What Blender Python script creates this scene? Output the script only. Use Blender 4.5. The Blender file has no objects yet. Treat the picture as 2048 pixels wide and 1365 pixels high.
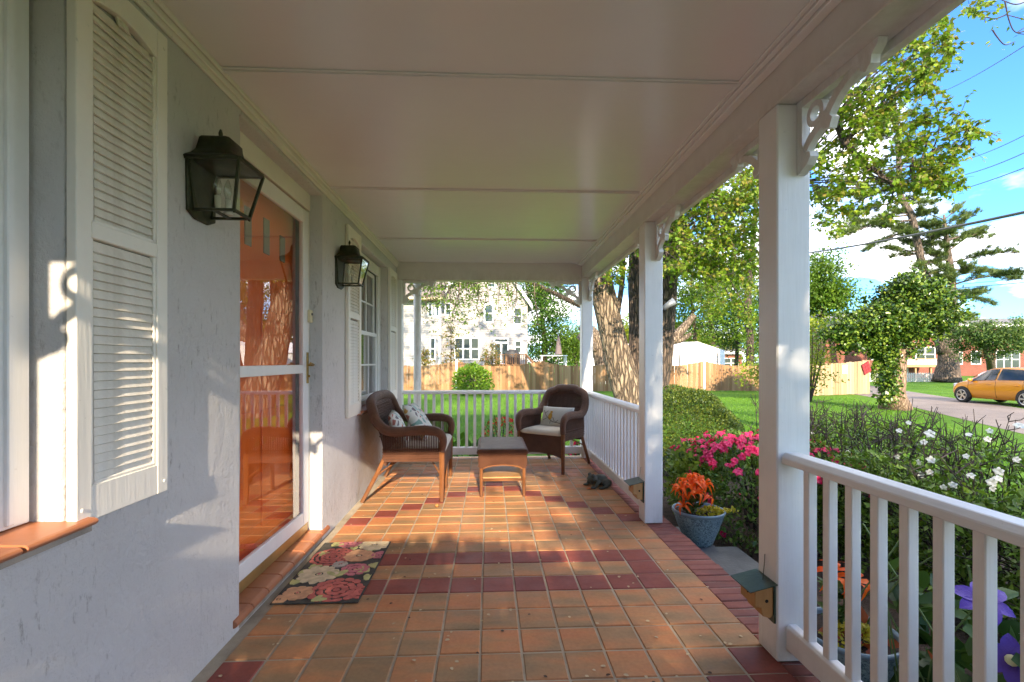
import bpy, bmesh, math, random
import numpy as np
from mathutils import Vector, Matrix
R = math.radians
SC = bpy.context.scene
COL = SC.collection
rnd = random.Random(7)

# ---------------------------------------------------------------- camera, sky, sun, exposure
FPX, YAW, EYE, VH = 974.0, math.atan(46 / 974.0), 1.3, 722.0
cam_d = bpy.data.cameras.new('camera')
cam = bpy.data.objects.new('camera', cam_d)
COL.objects.link(cam)
cam_d.sensor_width = 36.0
cam_d.lens = FPX / 2048 * 36
cam_d.shift_y = (VH - 682.5) / 2048
cam_d.clip_start, cam_d.clip_end = 0.02, 900
cam.location = (0, 0, EYE)
cam.rotation_euler = (R(90), 0, -YAW)
SC.camera = cam

SUN_DIR = Vector((-0.075, 1.0, -0.375)).normalized()      # the way the light travels
sun_el = math.asin(-SUN_DIR.z)
world = bpy.data.worlds.new('World')
SC.world = world
world.use_nodes = True
wn, wl = world.node_tree.nodes, world.node_tree.links
wn.clear()
w_out = wn.new('ShaderNodeOutputWorld')
w_bg = wn.new('ShaderNodeBackground')
w_sky = wn.new('ShaderNodeTexSky')
w_sky.sky_type = 'NISHITA'
w_sky.sun_disc = False
w_sky.sun_elevation = sun_el
w_sky.sun_rotation = math.atan2(-SUN_DIR.x, -SUN_DIR.y)
w_sky.air_density, w_sky.dust_density, w_sky.ozone_density = 1.0, 0.4, 2.0
w_bg.inputs['Strength'].default_value = 0.15
w_tc = wn.new('ShaderNodeTexCoord')
w_sep = wn.new('ShaderNodeSeparateXYZ')
wl.new(w_tc.outputs['Generated'], w_sep.inputs[0])
def wmath(op, a, b=None):
    n = wn.new('ShaderNodeMath'); n.operation = op
    for i, x in enumerate((a, b)):
        if x is None: continue
        if isinstance(x, (int, float)): n.inputs[i].default_value = x
        else: wl.new(x, n.inputs[i])
    return n.outputs[0]
zz = wmath('ADD', wmath('MAXIMUM', w_sep.outputs[2], 0.0), 0.22)
w_cmb = wn.new('ShaderNodeCombineXYZ')
wl.new(wmath('DIVIDE', w_sep.outputs[0], zz), w_cmb.inputs[0])
wl.new(wmath('DIVIDE', w_sep.outputs[1], zz), w_cmb.inputs[1])
w_cmb.inputs[2].default_value = 8.8
w_noise = wn.new('ShaderNodeTexNoise')
w_noise.inputs['Scale'].default_value = 1.25
w_noise.inputs['Detail'].default_value = 7.0
w_noise.inputs['Roughness'].default_value = 0.52
w_noise.inputs['Distortion'].default_value = 0.25
wl.new(w_cmb.outputs[0], w_noise.inputs['Vector'])
w_ramp = wn.new('ShaderNodeValToRGB')
w_ramp.color_ramp.elements[0].position = 0.46
w_ramp.color_ramp.elements[1].position = 0.585
wl.new(w_noise.outputs['Fac'], w_ramp.inputs[0])
w_mix = wn.new('ShaderNodeMix'); w_mix.data_type = 'RGBA'
w_tint = wn.new('ShaderNodeMix'); w_tint.data_type = 'RGBA'; w_tint.blend_type = 'MULTIPLY'
w_tint.inputs[0].default_value = 1.0
w_tint.inputs[7].default_value = (0.20, 0.37, 0.58, 1)
wl.new(w_sky.outputs[0], w_tint.inputs[6])
wl.new(w_ramp.outputs[0], w_mix.inputs[0])
wl.new(w_tint.outputs[2], w_mix.inputs[6])
w_n2 = wn.new('ShaderNodeTexNoise'); w_n2.inputs['Scale'].default_value = 4.2; w_n2.inputs['Detail'].default_value = 6.0
wl.new(w_cmb.outputs[0], w_n2.inputs['Vector'])
w_r2 = wn.new('ShaderNodeValToRGB'); w_r2.color_ramp.elements[0].position = 0.36; w_r2.color_ramp.elements[1].position = 0.62
w_r2.color_ramp.elements[0].color = (3.2 / 7, 3.35 / 7, 3.8 / 7, 1); w_r2.color_ramp.elements[1].color = (1, 0.92, 0.83, 1)
wl.new(w_n2.outputs['Fac'], w_r2.inputs[0])
w_m2 = wn.new('ShaderNodeMix'); w_m2.data_type = 'RGBA'; w_m2.blend_type = 'MULTIPLY'; w_m2.inputs[0].default_value = 1.0
w_m2.inputs[7].default_value = (7.0, 7.0, 7.0, 1); wl.new(w_r2.outputs[0], w_m2.inputs[6]); wl.new(w_m2.outputs[2], w_mix.inputs[7])
wl.new(w_mix.outputs[2], w_bg.inputs['Color'])
wl.new(w_bg.outputs[0], w_out.inputs['Surface'])

sun_d = bpy.data.lights.new('sun', 'SUN')
sun_d.energy = 2.3
sun_d.angle = R(0.55)
sun_d.color = (1.0, 0.83, 0.62)
sun = bpy.data.objects.new('sun', sun_d)
COL.objects.link(sun)
sun.rotation_euler = SUN_DIR.to_track_quat('-Z', 'Y').to_euler()

SC.view_settings.view_transform = 'Standard'
SC.view_settings.look = 'None'
SC.view_settings.exposure = 2.58
SC.view_settings.gamma = 1.0
SC.view_settings.use_curve_mapping = False
SC.cycles.use_denoising = True
SC.cycles.max_bounces = 12
SC.cycles.diffuse_bounces = 9
SC.cycles.glossy_bounces = 4
SC.cycles.transmission_bounces = 6
SC.cycles.transparent_max_bounces = 12
SC.cycles.use_adaptive_sampling = True
SC.cycles.adaptive_threshold = 0.015
SC.cycles.sample_clamp_indirect = 6.0

# ---------------------------------------------------------------- helpers
def ray(u, v):
    r, s = (u - 1024) / FPX, (VH - v) / FPX
    return (math.sin(YAW) + r * math.cos(YAW), math.cos(YAW) - r * math.sin(YAW), s)
def at(u, v, d):            # a point d metres ahead of the camera
    q = ray(u, v); return Vector((q[0] * d, q[1] * d, EYE + q[2] * d))
def on_y(u, v, y):
    q = ray(u, v); k = y / q[1]; return Vector((k * q[0], y, EYE + k * q[2]))
def on_z(u, v, z):
    q = ray(u, v); k = (z - EYE) / q[2]; return Vector((k * q[0], k * q[1], z))

def thing(name, label, cat, loc=(0, 0, 0), rz=0.0, group=None):
    o = bpy.data.objects.new(name, None)
    o.empty_display_size = 0.1
    COL.objects.link(o)
    o.location = loc
    o.rotation_euler = (0, 0, rz)
    o['label'] = label; o['category'] = cat
    if group: o['group'] = group
    return o
def tag(o, label, cat, group=None):
    o['label'] = label; o['category'] = cat
    if group: o['group'] = group
    return o
def dup(o, parent=None, loc=None, rz=None, label=None):
    c = o.copy(); COL.objects.link(c)
    if parent is not None: c.parent = parent
    if loc is not None: c.location = loc
    if rz is not None: c.rotation_euler = (0, 0, rz)
    if label: c['label'] = label
    for ch in list(o.children): dup(ch, c)
    return c
def inst(src, parent, loc=(0, 0, 0), rot=(0, 0, 0), scale=None, mat=None):   # another piece with the same mesh
    c = src.copy(); COL.objects.link(c)
    c.parent = parent; c.location = loc; c.rotation_euler = rot
    if scale: c.scale = scale
    return c

def catmull(pts, n=6):
    P = [Vector(p) for p in pts]
    P = [P[0] * 2 - P[1]] + P + [P[-1] * 2 - P[-2]]
    out = []
    for i in range(1, len(P) - 2):
        a, b, c, d = P[i - 1], P[i], P[i + 1], P[i + 2]
        for k in range(n):
            t = k / n
            out.append(0.5 * ((2 * b) + (c - a) * t + (2 * a - 5 * b + 4 * c - d) * t * t + (3 * b - a - 3 * c + d) * t ** 3))
    out.append(P[-2])
    return out
def lerp_list(vals, n):
    vals = list(vals); m = len(vals) - 1
    return [vals[min(int(t), m - 1)] + (vals[min(int(t), m - 1) + 1] - vals[min(int(t), m - 1)]) * (t - min(int(t), m - 1))
            for t in (k * m / (n - 1) for k in range(n))]

class MB:
    def __init__(s): s.v = []; s.f = []
    def add(s, vs, fs):
        b = len(s.v); s.v += [tuple(p) for p in vs]; s.f += [tuple(i + b for i in f) for f in fs]; return s
    def box(s, x0, x1, y0, y1, z0, z1):
        return s.add([(x, y, z) for x in (x0, x1) for y in (y0, y1) for z in (z0, z1)],
                     [(0, 1, 3, 2), (4, 6, 7, 5), (0, 4, 5, 1), (2, 3, 7, 6), (0, 2, 6, 4), (1, 5, 7, 3)])
    def obox(s, c, ax, ay, az):      # box from centre and three half-axis vectors
        c, ax, ay, az = Vector(c), Vector(ax), Vector(ay), Vector(az)
        return s.add([c + ax * i + ay * j + az * k for i in (-1, 1) for j in (-1, 1) for k in (-1, 1)],
                     [(0, 1, 3, 2), (4, 6, 7, 5), (0, 4, 5, 1), (2, 3, 7, 6), (0, 2, 6, 4), (1, 5, 7, 3)])
    def bar(s, a, b, w, h):
        a, b = Vector(a), Vector(b); d = (b - a)
        up = Vector((0, 0, 1)) if abs(d.normalized().z) < 0.95 else Vector((0, 1, 0))
        sx = d.cross(up).normalized(); u2 = sx.cross(d).normalized()
        return s.obox((a + b) / 2, d / 2, sx * w / 2, u2 * h / 2)
    def quad(s, *p): return s.add(p, [tuple(range(len(p)))])
    def tube(s, path, r, n=8, caps=True):
        P = [Vector(p) for p in path]; m = len(P)
        rs = [r] * m if isinstance(r, (int, float)) else (list(r) if len(r) == m else lerp_list(r, m))
        b = len(s.v); prev = None
        for i, p in enumerate(P):
            t = (P[min(i + 1, m - 1)] - P[max(i - 1, 0)]).normalized()
            if prev is None:
                ref = Vector((0, 0, 1)) if abs(t.z) < 0.9 else Vector((1, 0, 0))
                nx = t.cross(ref).normalized()
            else:
                nx = (prev - t * prev.dot(t)).normalized()
            prev = nx; ny = t.cross(nx)
            for k in range(n):
                a = 2 * math.pi * k / n
                s.v.append(tuple(p + (nx * math.cos(a) + ny * math.sin(a)) * rs[i]))
        for i in range(m - 1):
            for k in range(n):
                k2 = (k + 1) % n
                s.f.append((b + i * n + k, b + i * n + k2, b + (i + 1) * n + k2, b + (i + 1) * n + k))
        if caps:
            s.f.append(tuple(b + k for k in reversed(range(n))))
            s.f.append(tuple(b + (m - 1) * n + k for k in range(n)))
        return s
    def lathe(s, prof, c=(0, 0, 0), n=24, close=False):
        b = len(s.v); m = len(prof)
        for r, z in prof:
            for k in range(n):
                a = 2 * math.pi * k / n
                s.v.append((c[0] + r * math.cos(a), c[1] + r * math.sin(a), c[2] + z))
        for i in range(m - 1):
            for k in range(n):
                k2 = (k + 1) % n
                s.f.append((b + i * n + k, b + i * n + k2, b + (i + 1) * n + k2, b + (i + 1) * n + k))
        if close:
            s.f.append(tuple(b + k for k in reversed(range(n))))
            s.f.append(tuple(b + (m - 1) * n + k for k in range(n)))
        return s
    def prism(s, poly, f0, f1):     # poly 2-D, f0/f1 map (p,q) to 3-D
        n = len(poly); vs = [f0(*p) for p in poly] + [f1(*p) for p in poly]
        fs = [tuple(range(n)), tuple(reversed(range(n, 2 * n)))] + [(i, i + n, (i + 1) % n + n, (i + 1) % n) for i in range(n)]
        return s.add(vs, fs)
    def ball(s, c, r, nu=12, nv=8):
        if isinstance(r, (int, float)): r = (r, r, r)
        b = len(s.v)
        for i in range(nv + 1):
            t = math.pi * i / nv
            for k in range(nu):
                a = 2 * math.pi * k / nu
                s.v.append((c[0] + r[0] * math.sin(t) * math.cos(a), c[1] + r[1] * math.sin(t) * math.sin(a), c[2] + r[2] * math.cos(t)))
        for i in range(nv):
            for k in range(nu):
                k2 = (k + 1) % nu
                s.f.append((b + i * nu + k, b + (i + 1) * nu + k, b + (i + 1) * nu + k2, b + i * nu + k2))
        return s
    def build(s, name, mat, parent=None, bevel=0.0, smooth=False, seg=1, local=False, fix=True):
        me = bpy.data.meshes.new(name)
        vs = s.v
        if parent is not None and not local:
            o = parent; off = Vector((0, 0, 0))
            while o is not None: off += o.location; o = o.parent
            vs = [(x - off.x, y - off.y, z - off.z) for x, y, z in vs]
        me.from_pydata(vs, [], s.f)
        if fix or bevel:
            bm = bmesh.new(); bm.from_mesh(me)
            bmesh.ops.remove_doubles(bm, verts=bm.verts, dist=1e-5)
            bmesh.ops.recalc_face_normals(bm, faces=bm.faces)
            if bevel:
                bmesh.ops.bevel(bm, geom=[e for e in bm.edges if e.is_manifold and e.calc_face_angle(0) > 0.5], offset=bevel, segments=seg,
                                profile=0.5, affect='EDGES', clamp_overlap=True)
            bm.to_mesh(me); bm.free()
        if smooth: me.polygons.foreach_set('use_smooth', [True] * len(me.polygons))
        if mat: me.materials.append(mat)
        o = bpy.data.objects.new(name, me)
        COL.objects.link(o)
        if parent is not None: o.parent = parent
        return o

def np_mesh(name, verts, faces_flat, loop_tot, mat, parent=None, off=None, smooth=False):
    me = bpy.data.meshes.new(name)
    verts = np.asarray(verts, np.float32).reshape(-1, 3)
    if off is not None: verts = verts - np.array(off, np.float32)
    nv = len(verts); nl = len(faces_flat); nf = len(loop_tot)
    me.vertices.add(nv); me.vertices.foreach_set('co', verts.ravel())
    me.loops.add(nl); me.loops.foreach_set('vertex_index', np.asarray(faces_flat, np.int32))
    me.polygons.add(nf)
    st = np.concatenate([[0], np.cumsum(loop_tot)[:-1]]).astype(np.int32)
    me.polygons.foreach_set('loop_start', st)
    me.polygons.foreach_set('loop_total', np.asarray(loop_tot, np.int32))
    if smooth: me.polygons.foreach_set('use_smooth', np.ones(nf, bool))
    me.update(calc_edges=True)
    if mat: me.materials.append(mat)
    o = bpy.data.objects.new(name, me); COL.objects.link(o)
    if parent is not None: o.parent = parent
    return o

LEAF = {   # outline as (across, along, lift)
    'oval': ([(0, 0, 0), (-.26, .45, .07), (0, 1, -.06), (.26, .45, .07)], [(0, 1, 2), (0, 2, 3)]),
    'round': ([(0, 0, 0), (-.36, .3, .06), (-.3, .75, .04), (0, 1, -.05), (.3, .75, .04), (.36, .3, .06)], [(0, 1, 2, 3), (0, 3, 4, 5)]),
    'maple': ([(0, 0, 0), (-.30, .12, .02), (-.5, .5, -.06), (-.22, .55, .04), (0, 1, -.10), (.22, .55, .04), (.5, .5, -.06), (.30, .12, .02)],
              [(0, 1, 2, 3), (0, 3, 4), (0, 4, 5), (0, 5, 6, 7)]),
    'needle': ([(-.04, 0, 0), (.04, 0, 0), (0, 1, -.05)], [(0, 1, 2)]),
    'blade': ([(-.07, 0, 0), (.07, 0, 0), (.02, .6, .06), (0, 1, .22)], [(0, 1, 2), (0, 2, 3)]),
}
def leaves(name, pts, size, shape, mat, parent=None, up=0.35, seed=1, dirs=None, jitter=0.9, flat=0.0, off=None):
    g = np.random.default_rng(seed)
    P = np.asarray(pts, float).reshape(-1, 3); n = len(P)
    d = g.normal(size=(n, 3))
    d /= np.linalg.norm(d, axis=1)[:, None]
    if dirs is not None: d = np.asarray(dirs, float) * (1.0) + d * jitter
    d[:, 2] -= flat
    d /= np.linalg.norm(d, axis=1)[:, None] + 1e-9
    nn = g.normal(size=(n, 3)); nn[:, 2] += up * 4
    x = np.cross(d, nn); x /= np.linalg.norm(x, axis=1)[:, None] + 1e-9
    nrm = np.cross(x, d)
    tv, tf = LEAF[shape]
    s = size * g.uniform(0.65, 1.25, n)
    T = np.array(tv)
    V = P[:, None, :] + s[:, None, None] * (T[None, :, 0:1] * x[:, None, :] + T[None, :, 1:2] * d[:, None, :] + T[None, :, 2:3] * nrm[:, None, :])
    k = len(tv)
    flat_t = np.array([i for f in tf for i in f]); tot_t = np.array([len(f) for f in tf])
    F = (flat_t[None, :] + (np.arange(n) * k)[:, None]).ravel()
    L = np.tile(tot_t, n)
    o_off = off
    if parent is not None and off is None: o_off = tuple(parent.location)
    return np_mesh(name, V.reshape(-1, 3), F, L, mat, parent, o_off)

# ---------------------------------------------------------------- materials
def lin(h):
    h = h.lstrip('#'); c = [int(h[i:i + 2], 16) / 255 for i in (0, 2, 4)]
    return tuple(x / 12.92 if x <= 0.04045 else ((x + 0.055) / 1.055) ** 2.4 for x in c)
class M:
    def __init__(s, name):
        s.m = bpy.data.materials.new(name); s.m.use_nodes = True
        s.nt = s.m.node_tree; s.n = s.nt.nodes; s.l = s.nt.links
        s.b = s.n['Principled BSDF']; s.out = s.n['Material Output']
        s.tc = s.n.new('ShaderNodeTexCoord')
    def node(s, t, **kw):
        x = s.n.new(t)
        for k, v in kw.items(): setattr(x, k, v)
        return x
    def link(s, a, b): s.l.new(a, b)
    def coord(s, kind='Object', scale=(1, 1, 1), rot=(0, 0, 0)):
        mp = s.node('ShaderNodeMapping'); mp.inputs['Scale'].default_value = scale; mp.inputs['Rotation'].default_value = rot
        s.link(s.tc.outputs[kind], mp.inputs[0]); return mp.outputs[0]
    def noise(s, vec, scale, detail=4, rough=0.55, dist=0.0, out='Fac'):
        n = s.node('ShaderNodeTexNoise'); n.inputs['Scale'].default_value = scale; n.inputs['Detail'].default_value = detail
        n.inputs['Roughness'].default_value = rough; n.inputs['Distortion'].default_value = dist
        if vec is not None: s.link(vec, n.inputs['Vector'])
        return n.outputs[out]
    def vor(s, vec, scale, feature='F1', out='Distance', rnd_=1.0):
        n = s.node('ShaderNodeTexVoronoi', feature=feature); n.inputs['Scale'].default_value = scale; n.inputs['Randomness'].default_value = rnd_
        s.link(vec, n.inputs['Vector']); return n.outputs[out]
    def wave(s, vec, scale, dist=0.0, dscale=1.0, dirn='X', prof='SIN'):
        n = s.node('ShaderNodeTexWave', bands_direction=dirn, wave_profile=prof); n.inputs['Scale'].default_value = scale
        n.inputs['Distortion'].default_value = dist; n.inputs['Detail Scale'].default_value = dscale
        s.link(vec, n.inputs['Vector']); return n.outputs['Fac']
    def ramp(s, fac, stops, interp='LINEAR'):
        r = s.node('ShaderNodeValToRGB'); cr = r.color_ramp; cr.interpolation = interp
        while len(cr.elements) < len(stops): cr.elements.new(0.5)
        for e, (p, c) in zip(cr.elements, stops):
            e.position = p; e.color = (*c, 1) if not isinstance(c, (int, float)) else (c, c, c, 1)
        s.link(fac, r.inputs[0]); return r.outputs[0]
    def mix(s, fac, a, b, blend='MIX'):
        x = s.node('ShaderNodeMix', data_type='RGBA', blend_type=blend)
        for i, v in ((0, fac), (6, a), (7, b)):
            if isinstance(v, (int, float)): x.inputs[i].default_value = v
            elif isinstance(v, tuple): x.inputs[i].default_value = (*v[:3], 1)
            else: s.link(v, x.inputs[i])
        return x.outputs[2]
    def math(s, op, a, b=0.0):
        x = s.node('ShaderNodeMath', operation=op)
        for i, v in ((0, a), (1, b)):
            if isinstance(v, (int, float)): x.inputs[i].default_value = v
            else: s.link(v, x.inputs[i])
        return x.outputs[0]
    def col(s, c):
        if isinstance(c, tuple): s.b.inputs['Base Color'].default_value = (*c[:3], 1)
        else: s.link(c, s.b.inputs['Base Color'])
        return s
    def rough(s, r):
        if isinstance(r, (int, float)): s.b.inputs['Roughness'].default_value = r
        else: s.link(r, s.b.inputs['Roughness'])
        return s
    def bump(s, h, strength=0.3, dist=0.01, prev=None):
        b = s.node('ShaderNodeBump'); b.inputs['Strength'].default_value = strength; b.inputs['Distance'].default_value = dist
        s.link(h, b.inputs['Height'])
        if prev is not None: s.link(prev, b.inputs['Normal'])
        s.link(b.outputs[0], s.b.inputs['Normal']); return b.outputs[0]
    def spec(s, v): s.b.inputs['Specular IOR Level'].default_value = v; return s

def simple(name, c, rough=0.5, var=0.12, nscale=6.0, bump=0.0, bscale=60.0, metallic=0.0, stretch=(1, 1, 1), bdist=0.004, spec=None):
    m = M(name)
    v = m.coord('Object', stretch)
    n = m.noise(v, nscale, 5)
    lo = tuple(x * (1 - var) for x in c); hi = tuple(min(1, x * (1 + var)) for x in c)
    m.col(m.ramp(n, [(0.3, lo), (0.7, hi)])).rough(rough)
    m.b.inputs['Metallic'].default_value = metallic
    if bump: m.bump(m.noise(v, bscale, 4), bump, bdist)
    if spec is not None: m.spec(spec)
    return m.m

def leafmat(name, cols, trans=0.35, rough=0.42):
    m = M(name)
    g = m.node('ShaderNodeNewGeometry')
    k = len(cols)
    c = m.ramp(g.outputs['Random Per Island'], [(i / max(1, k - 1), x) for i, x in enumerate(cols)])
    m.col(c).rough(rough).spec(0.35)
    t = m.node('ShaderNodeBsdfTranslucent')
    m.link(m.mix(0.5, c, (0.9, 1.0, 0.25), 'MULTIPLY'), t.inputs[0])
    x = m.node('ShaderNodeMixShader'); x.inputs[0].default_value = trans
    m.link(m.b.outputs[0], x.inputs[1]); m.link(t.outputs[0], x.inputs[2]); m.link(x.outputs[0], m.out.inputs[0])
    return m.m

def glassmat(name, tint=(0.95, 0.97, 0.96), extra=0.0, rough=0.02):
    m = M(name)
    tr = m.node('ShaderNodeBsdfTransparent'); tr.inputs[0].default_value = (*tint, 1)
    gl = m.node('ShaderNodeBsdfGlossy'); gl.inputs['Roughness'].default_value = rough
    lw = m.node('ShaderNodeLayerWeight'); lw.inputs[0].default_value = 0.5
    f = m.math('MINIMUM', m.math('ADD', m.math('MULTIPLY', m.math('POWER', lw.outputs['Facing'], 4.0), 1.5), 0.045 + extra), 1.0)
    x = m.node('ShaderNodeMixShader')
    m.link(f, x.inputs[0]); m.link(tr.outputs[0], x.inputs[1]); m.link(gl.outputs[0], x.inputs[2]); m.link(x.outputs[0], m.out.inputs[0])
    return m.m

def bark(name, c0, c1, scale=1.0, depth=0.05):
    m = M(name); v = m.coord('Object', (5 * scale, 5 * scale, 0.9 * scale))
    r = m.noise(v, 1.6, 8, 0.62, 0.6)
    wv = m.node('ShaderNodeVectorMath', operation='ADD')
    m.link(m.coord('Object', (6.5 * scale, 6.5 * scale, 1.1 * scale)), wv.inputs[0])
    sc = m.node('ShaderNodeVectorMath', operation='SCALE'); sc.inputs['Scale'].default_value = 0.9
    m.link(m.noise(m.coord('Object', (4, 4, 1.5)), 1.3, 4, out='Color'), sc.inputs[0]); m.link(sc.outputs[0], wv.inputs[1])
    e = m.vor(wv.outputs[0], 1.5, 'DISTANCE_TO_EDGE')
    ridge = m.ramp(e, [(0.02, 0.0), (0.22, 1.0)])
    tone = m.ramp(r, [(0.35, tuple(x * 0.55 for x in c1)), (0.65, c1)])
    m.col(m.mix(ridge, c0, tone)).rough(0.9)
    h = m.math('ADD', m.math('MULTIPLY', ridge, 0.7), m.math('MULTIPLY', r, 0.6))
    m.bump(h, 1.0, depth); return m.m

def painted(name, c, rough=0.4, grain='Z', flake=0.0):
    m = M(name); st = {'X': (3, 40, 40), 'Y': (40, 3, 40), 'Z': (40, 40, 3)}[grain]
    v = m.coord('Object', st); g = m.noise(v, 1.3, 4)
    d = m.noise(m.coord('Object'), 5.0, 6, 0.6)
    base = m.ramp(d, [(0.3, tuple(x * 0.93 for x in c)), (0.65, c)])
    dirt = m.ramp(m.noise(m.coord('Object', (1, 1, 1)), 34.0, 3, 0.7), [(0.68, 0.0), (0.77, 1.0)])
    sx = m.node('ShaderNodeSeparateXYZ'); m.link(m.tc.outputs['Object'], sx.inputs[0])
    foot = m.math('MULTIPLY', m.ramp(sx.outputs[2], [(0.0, 1.0), (0.16, 0.0)]), m.ramp(m.noise(m.coord('Object', (1, 1, .5)), 13.0, 5, 0.7), [(0.35, 0.0), (0.7, 1.0)]))
    worn = m.mix(m.math('MULTIPLY', dirt, 0.45), base, tuple(x * 0.55 for x in c))
    m.col(m.mix(m.math('MULTIPLY', foot, 0.5), worn, (c[0] * .5, c[1] * .44, c[2] * .36))).rough(rough)
    m.bump(g, 0.34, 0.004); return m.m

WHITE = painted('white_paint', (0.80, 0.79, 0.76), 0.38)
WHITE_Y = painted('white_paint_rails', (0.80, 0.79, 0.77), 0.38, 'Y')
WHITE_X = painted('white_paint_crosswise', (0.80, 0.79, 0.77), 0.38, 'X')
SHUTTER = painted('shutter_paint', (0.84, 0.79, 0.69), 0.45)
TRIM = painted('cream_trim', (0.80, 0.76, 0.66), 0.42, 'Y')
# ---------------------------------------------------------------- ground and setting
GZ = -0.45
def ground_mat():
    m = M('lawn_turf'); v = m.coord('Object')
    a = m.noise(v, 0.35, 5); b = m.noise(v, 9.0, 5, 0.7)
    m.col(m.mix(m.math('MULTIPLY', b, 0.75), m.ramp(a, [(0.35, (0.06, 0.155, 0.010)), (0.65, (0.14, 0.28, 0.020))]), (0.06, 0.15, 0.01))).rough(0.85).spec(0.15)
    m.bump(m.noise(v, 45.0, 4, 0.7), 0.9, 0.05)
    return m.m
TURF = ground_mat()
g = MB().quad((-260, -160, GZ), (300, -160, GZ), (300, 420, GZ), (-260, 420, GZ)).build('lawn', TURF)
g['kind'] = 'structure'
SOIL = simple('dark_mulch', (0.05, 0.030, 0.020), 0.95, 0.5, 14, 1.0, 60, bdist=0.03)
bed = MB()
def poly_sheet(pts, z): return [(x, y, z) for x, y in pts]
bed.quad(*poly_sheet([(1.2, -4), (4.55, -4), (4.65, 6.5), (4.2, 9.2), (3.2, 9.9), (2.0, 9.4), (1.6, 8.2), (-1.2, 8.3), (-1.3, 6.4), (1.2, 6.4)], GZ + 0.006))
o = bed.build('garden_bed', SOIL); o['kind'] = 'structure'
ASPH = M('driveway_asphalt'); v = ASPH.coord('Object')
ASPH.col(ASPH.ramp(ASPH.noise(v, 0.8, 6, 0.65), [(0.3, (0.15, 0.125, 0.11)), (0.7, (0.23, 0.19, 0.165))])).rough(0.85)
ASPH.bump(ASPH.noise(v, 90, 3), 0.5, 0.01)
road = MB().quad(*poly_sheet([(3.2, -8.4), (18.2, 22.2), (19.3, 25.4), (23.5, 33.5), (27.5, 34.5), (22.0, 22.5), (8.5, -7.5)], GZ + 0.008)).build('driveway', ASPH.m)
road['kind'] = 'structure'

# ---------------------------------------------------------------- porch floor: slab, tiles, brick border
GROUT = M('sandy_grout'); v = GROUT.coord('Object')
GROUT.col(GROUT.ramp(GROUT.noise(v, 3.0, 6, 0.7), [(0.3, (0.24, 0.195, 0.14)), (0.7, (0.48, 0.40, 0.29))])).rough(0.9)
GROUT.bump(GROUT.noise(v, 220, 3), 0.6, 0.003)
floor = MB().box(-1.23, 1.248, -1.2, 6.66, GZ, -0.005).build('porch_floor', GROUT.m)
floor['kind'] = 'structure'
def tile_mat(name, cols, rough):
    m = M(name); oi = m.node('ShaderNodeObjectInfo')
    off = m.node('ShaderNodeVectorMath', operation='SCALE'); off.inputs[0].default_value = (13.1, 7.7, 5.3); m.link(oi.outputs['Random'], off.inputs['Scale'])
    ad = m.node('ShaderNodeVectorMath', operation='ADD'); m.link(m.tc.outputs['Object'], ad.inputs[0]); m.link(off.outputs[0], ad.inputs[1])
    mp = m.node('ShaderNodeMapping'); mp.inputs['Scale'].default_value = (2.2, 7.5, 3); m.link(ad.outputs[0], mp.inputs[0])
    n = m.noise(mp.outputs[0], 1.0, 3, 0.5, 0.4)
    f = m.math('ADD', n, m.math('MULTIPLY', m.math('SUBTRACT', oi.outputs['Random'], 0.5), 0.20))
    c = m.ramp(f, cols)
    fine = m.noise(ad.outputs[0], 60, 4)
    gp = m.node('ShaderNodeNewGeometry'); wear = m.ramp(m.noise(gp.outputs['Position'], 1.7, 5, 0.65), [(0.3, 0.80), (0.7, 1.12)]); c = m.mix(1.0, c, wear, 'MULTIPLY')
    m.col(m.mix(0.25, c, m.ramp(fine, [(0.3, 0.55), (0.7, 1.25)]), 'MULTIPLY'))
    m.rough(m.ramp(m.noise(ad.outputs[0], 9, 4), [(0.3, rough), (0.7, rough + 0.17)]))
    m.bump(m.noise(ad.outputs[0], 22, 3), 0.25, 0.004); m.spec(0.35)
    return m.m
TILE = tile_mat('flashed_clay_tile', [(0.26, (0.245, 0.165, 0.083)), (0.42, (0.36, 0.20, 0.092)), (0.56, (0.47, 0.207, 0.083)), (0.75, (0.52, 0.188, 0.068))], 0.48)
TILE_D = tile_mat('dark_red_clay_tile', [(0.3, (0.21, 0.050, 0.036)), (0.7, (0.28, 0.066, 0.042))], 0.45)
BRICK = tile_mat('red_clay_brick', [(0.3, (0.16, 0.055, 0.042)), (0.55, (0.25, 0.080, 0.056)), (0.75, (0.33, 0.125, 0.085))], 0.6)
TX, TY, PX, PY, X0, Y0 = 0.1755, 0.1815, 0.1855, 0.1925, -0.039, 1.975
def slab_mesh(hx, hy, h, c):
    mb = MB()
    vs = [(sx * a, sy * b, z) for (a, b, z) in ((hx, hy, -h), (hx, hy, -c), (hx - c, hy - c, 0)) for sx, sy in ((-1, -1), (1, -1), (1, 1), (-1, 1))]
    fs = [(8, 9, 10, 11)]
    for k in range(2):
        for i in range(4): fs.append((k * 4 + i, k * 4 + (i + 1) % 4, k * 4 + 4 + (i + 1) % 4, k * 4 + 4 + i))
    return mb.add(vs, fs)
def is_dark(c, r):
    if r == 0 or r == -1: return c in (-6, 6) or (r == -1 and c in (5,))
    if r in (4, 6): return -5 <= c <= 5
    if r == 5: return c in (-5, 5)
    return 10 <= r <= 16 and abs(c) == 16 - r
t_lt = slab_mesh(TX / 2, TY / 2, 0.03, 0.004).build('tile', TILE, floor, local=True)
t_dk = slab_mesh(TX / 2, TY / 2, 0.03, 0.004).build('tile', TILE_D, floor, local=True)
far_tiles = MB(); count = 0; used = [False, False]
cells = sorted([(r, c) for r in range(-11, 24) for c in range(-6, 7)], key=lambda rc: (rc[0] < -1, rc[0]))
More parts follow.
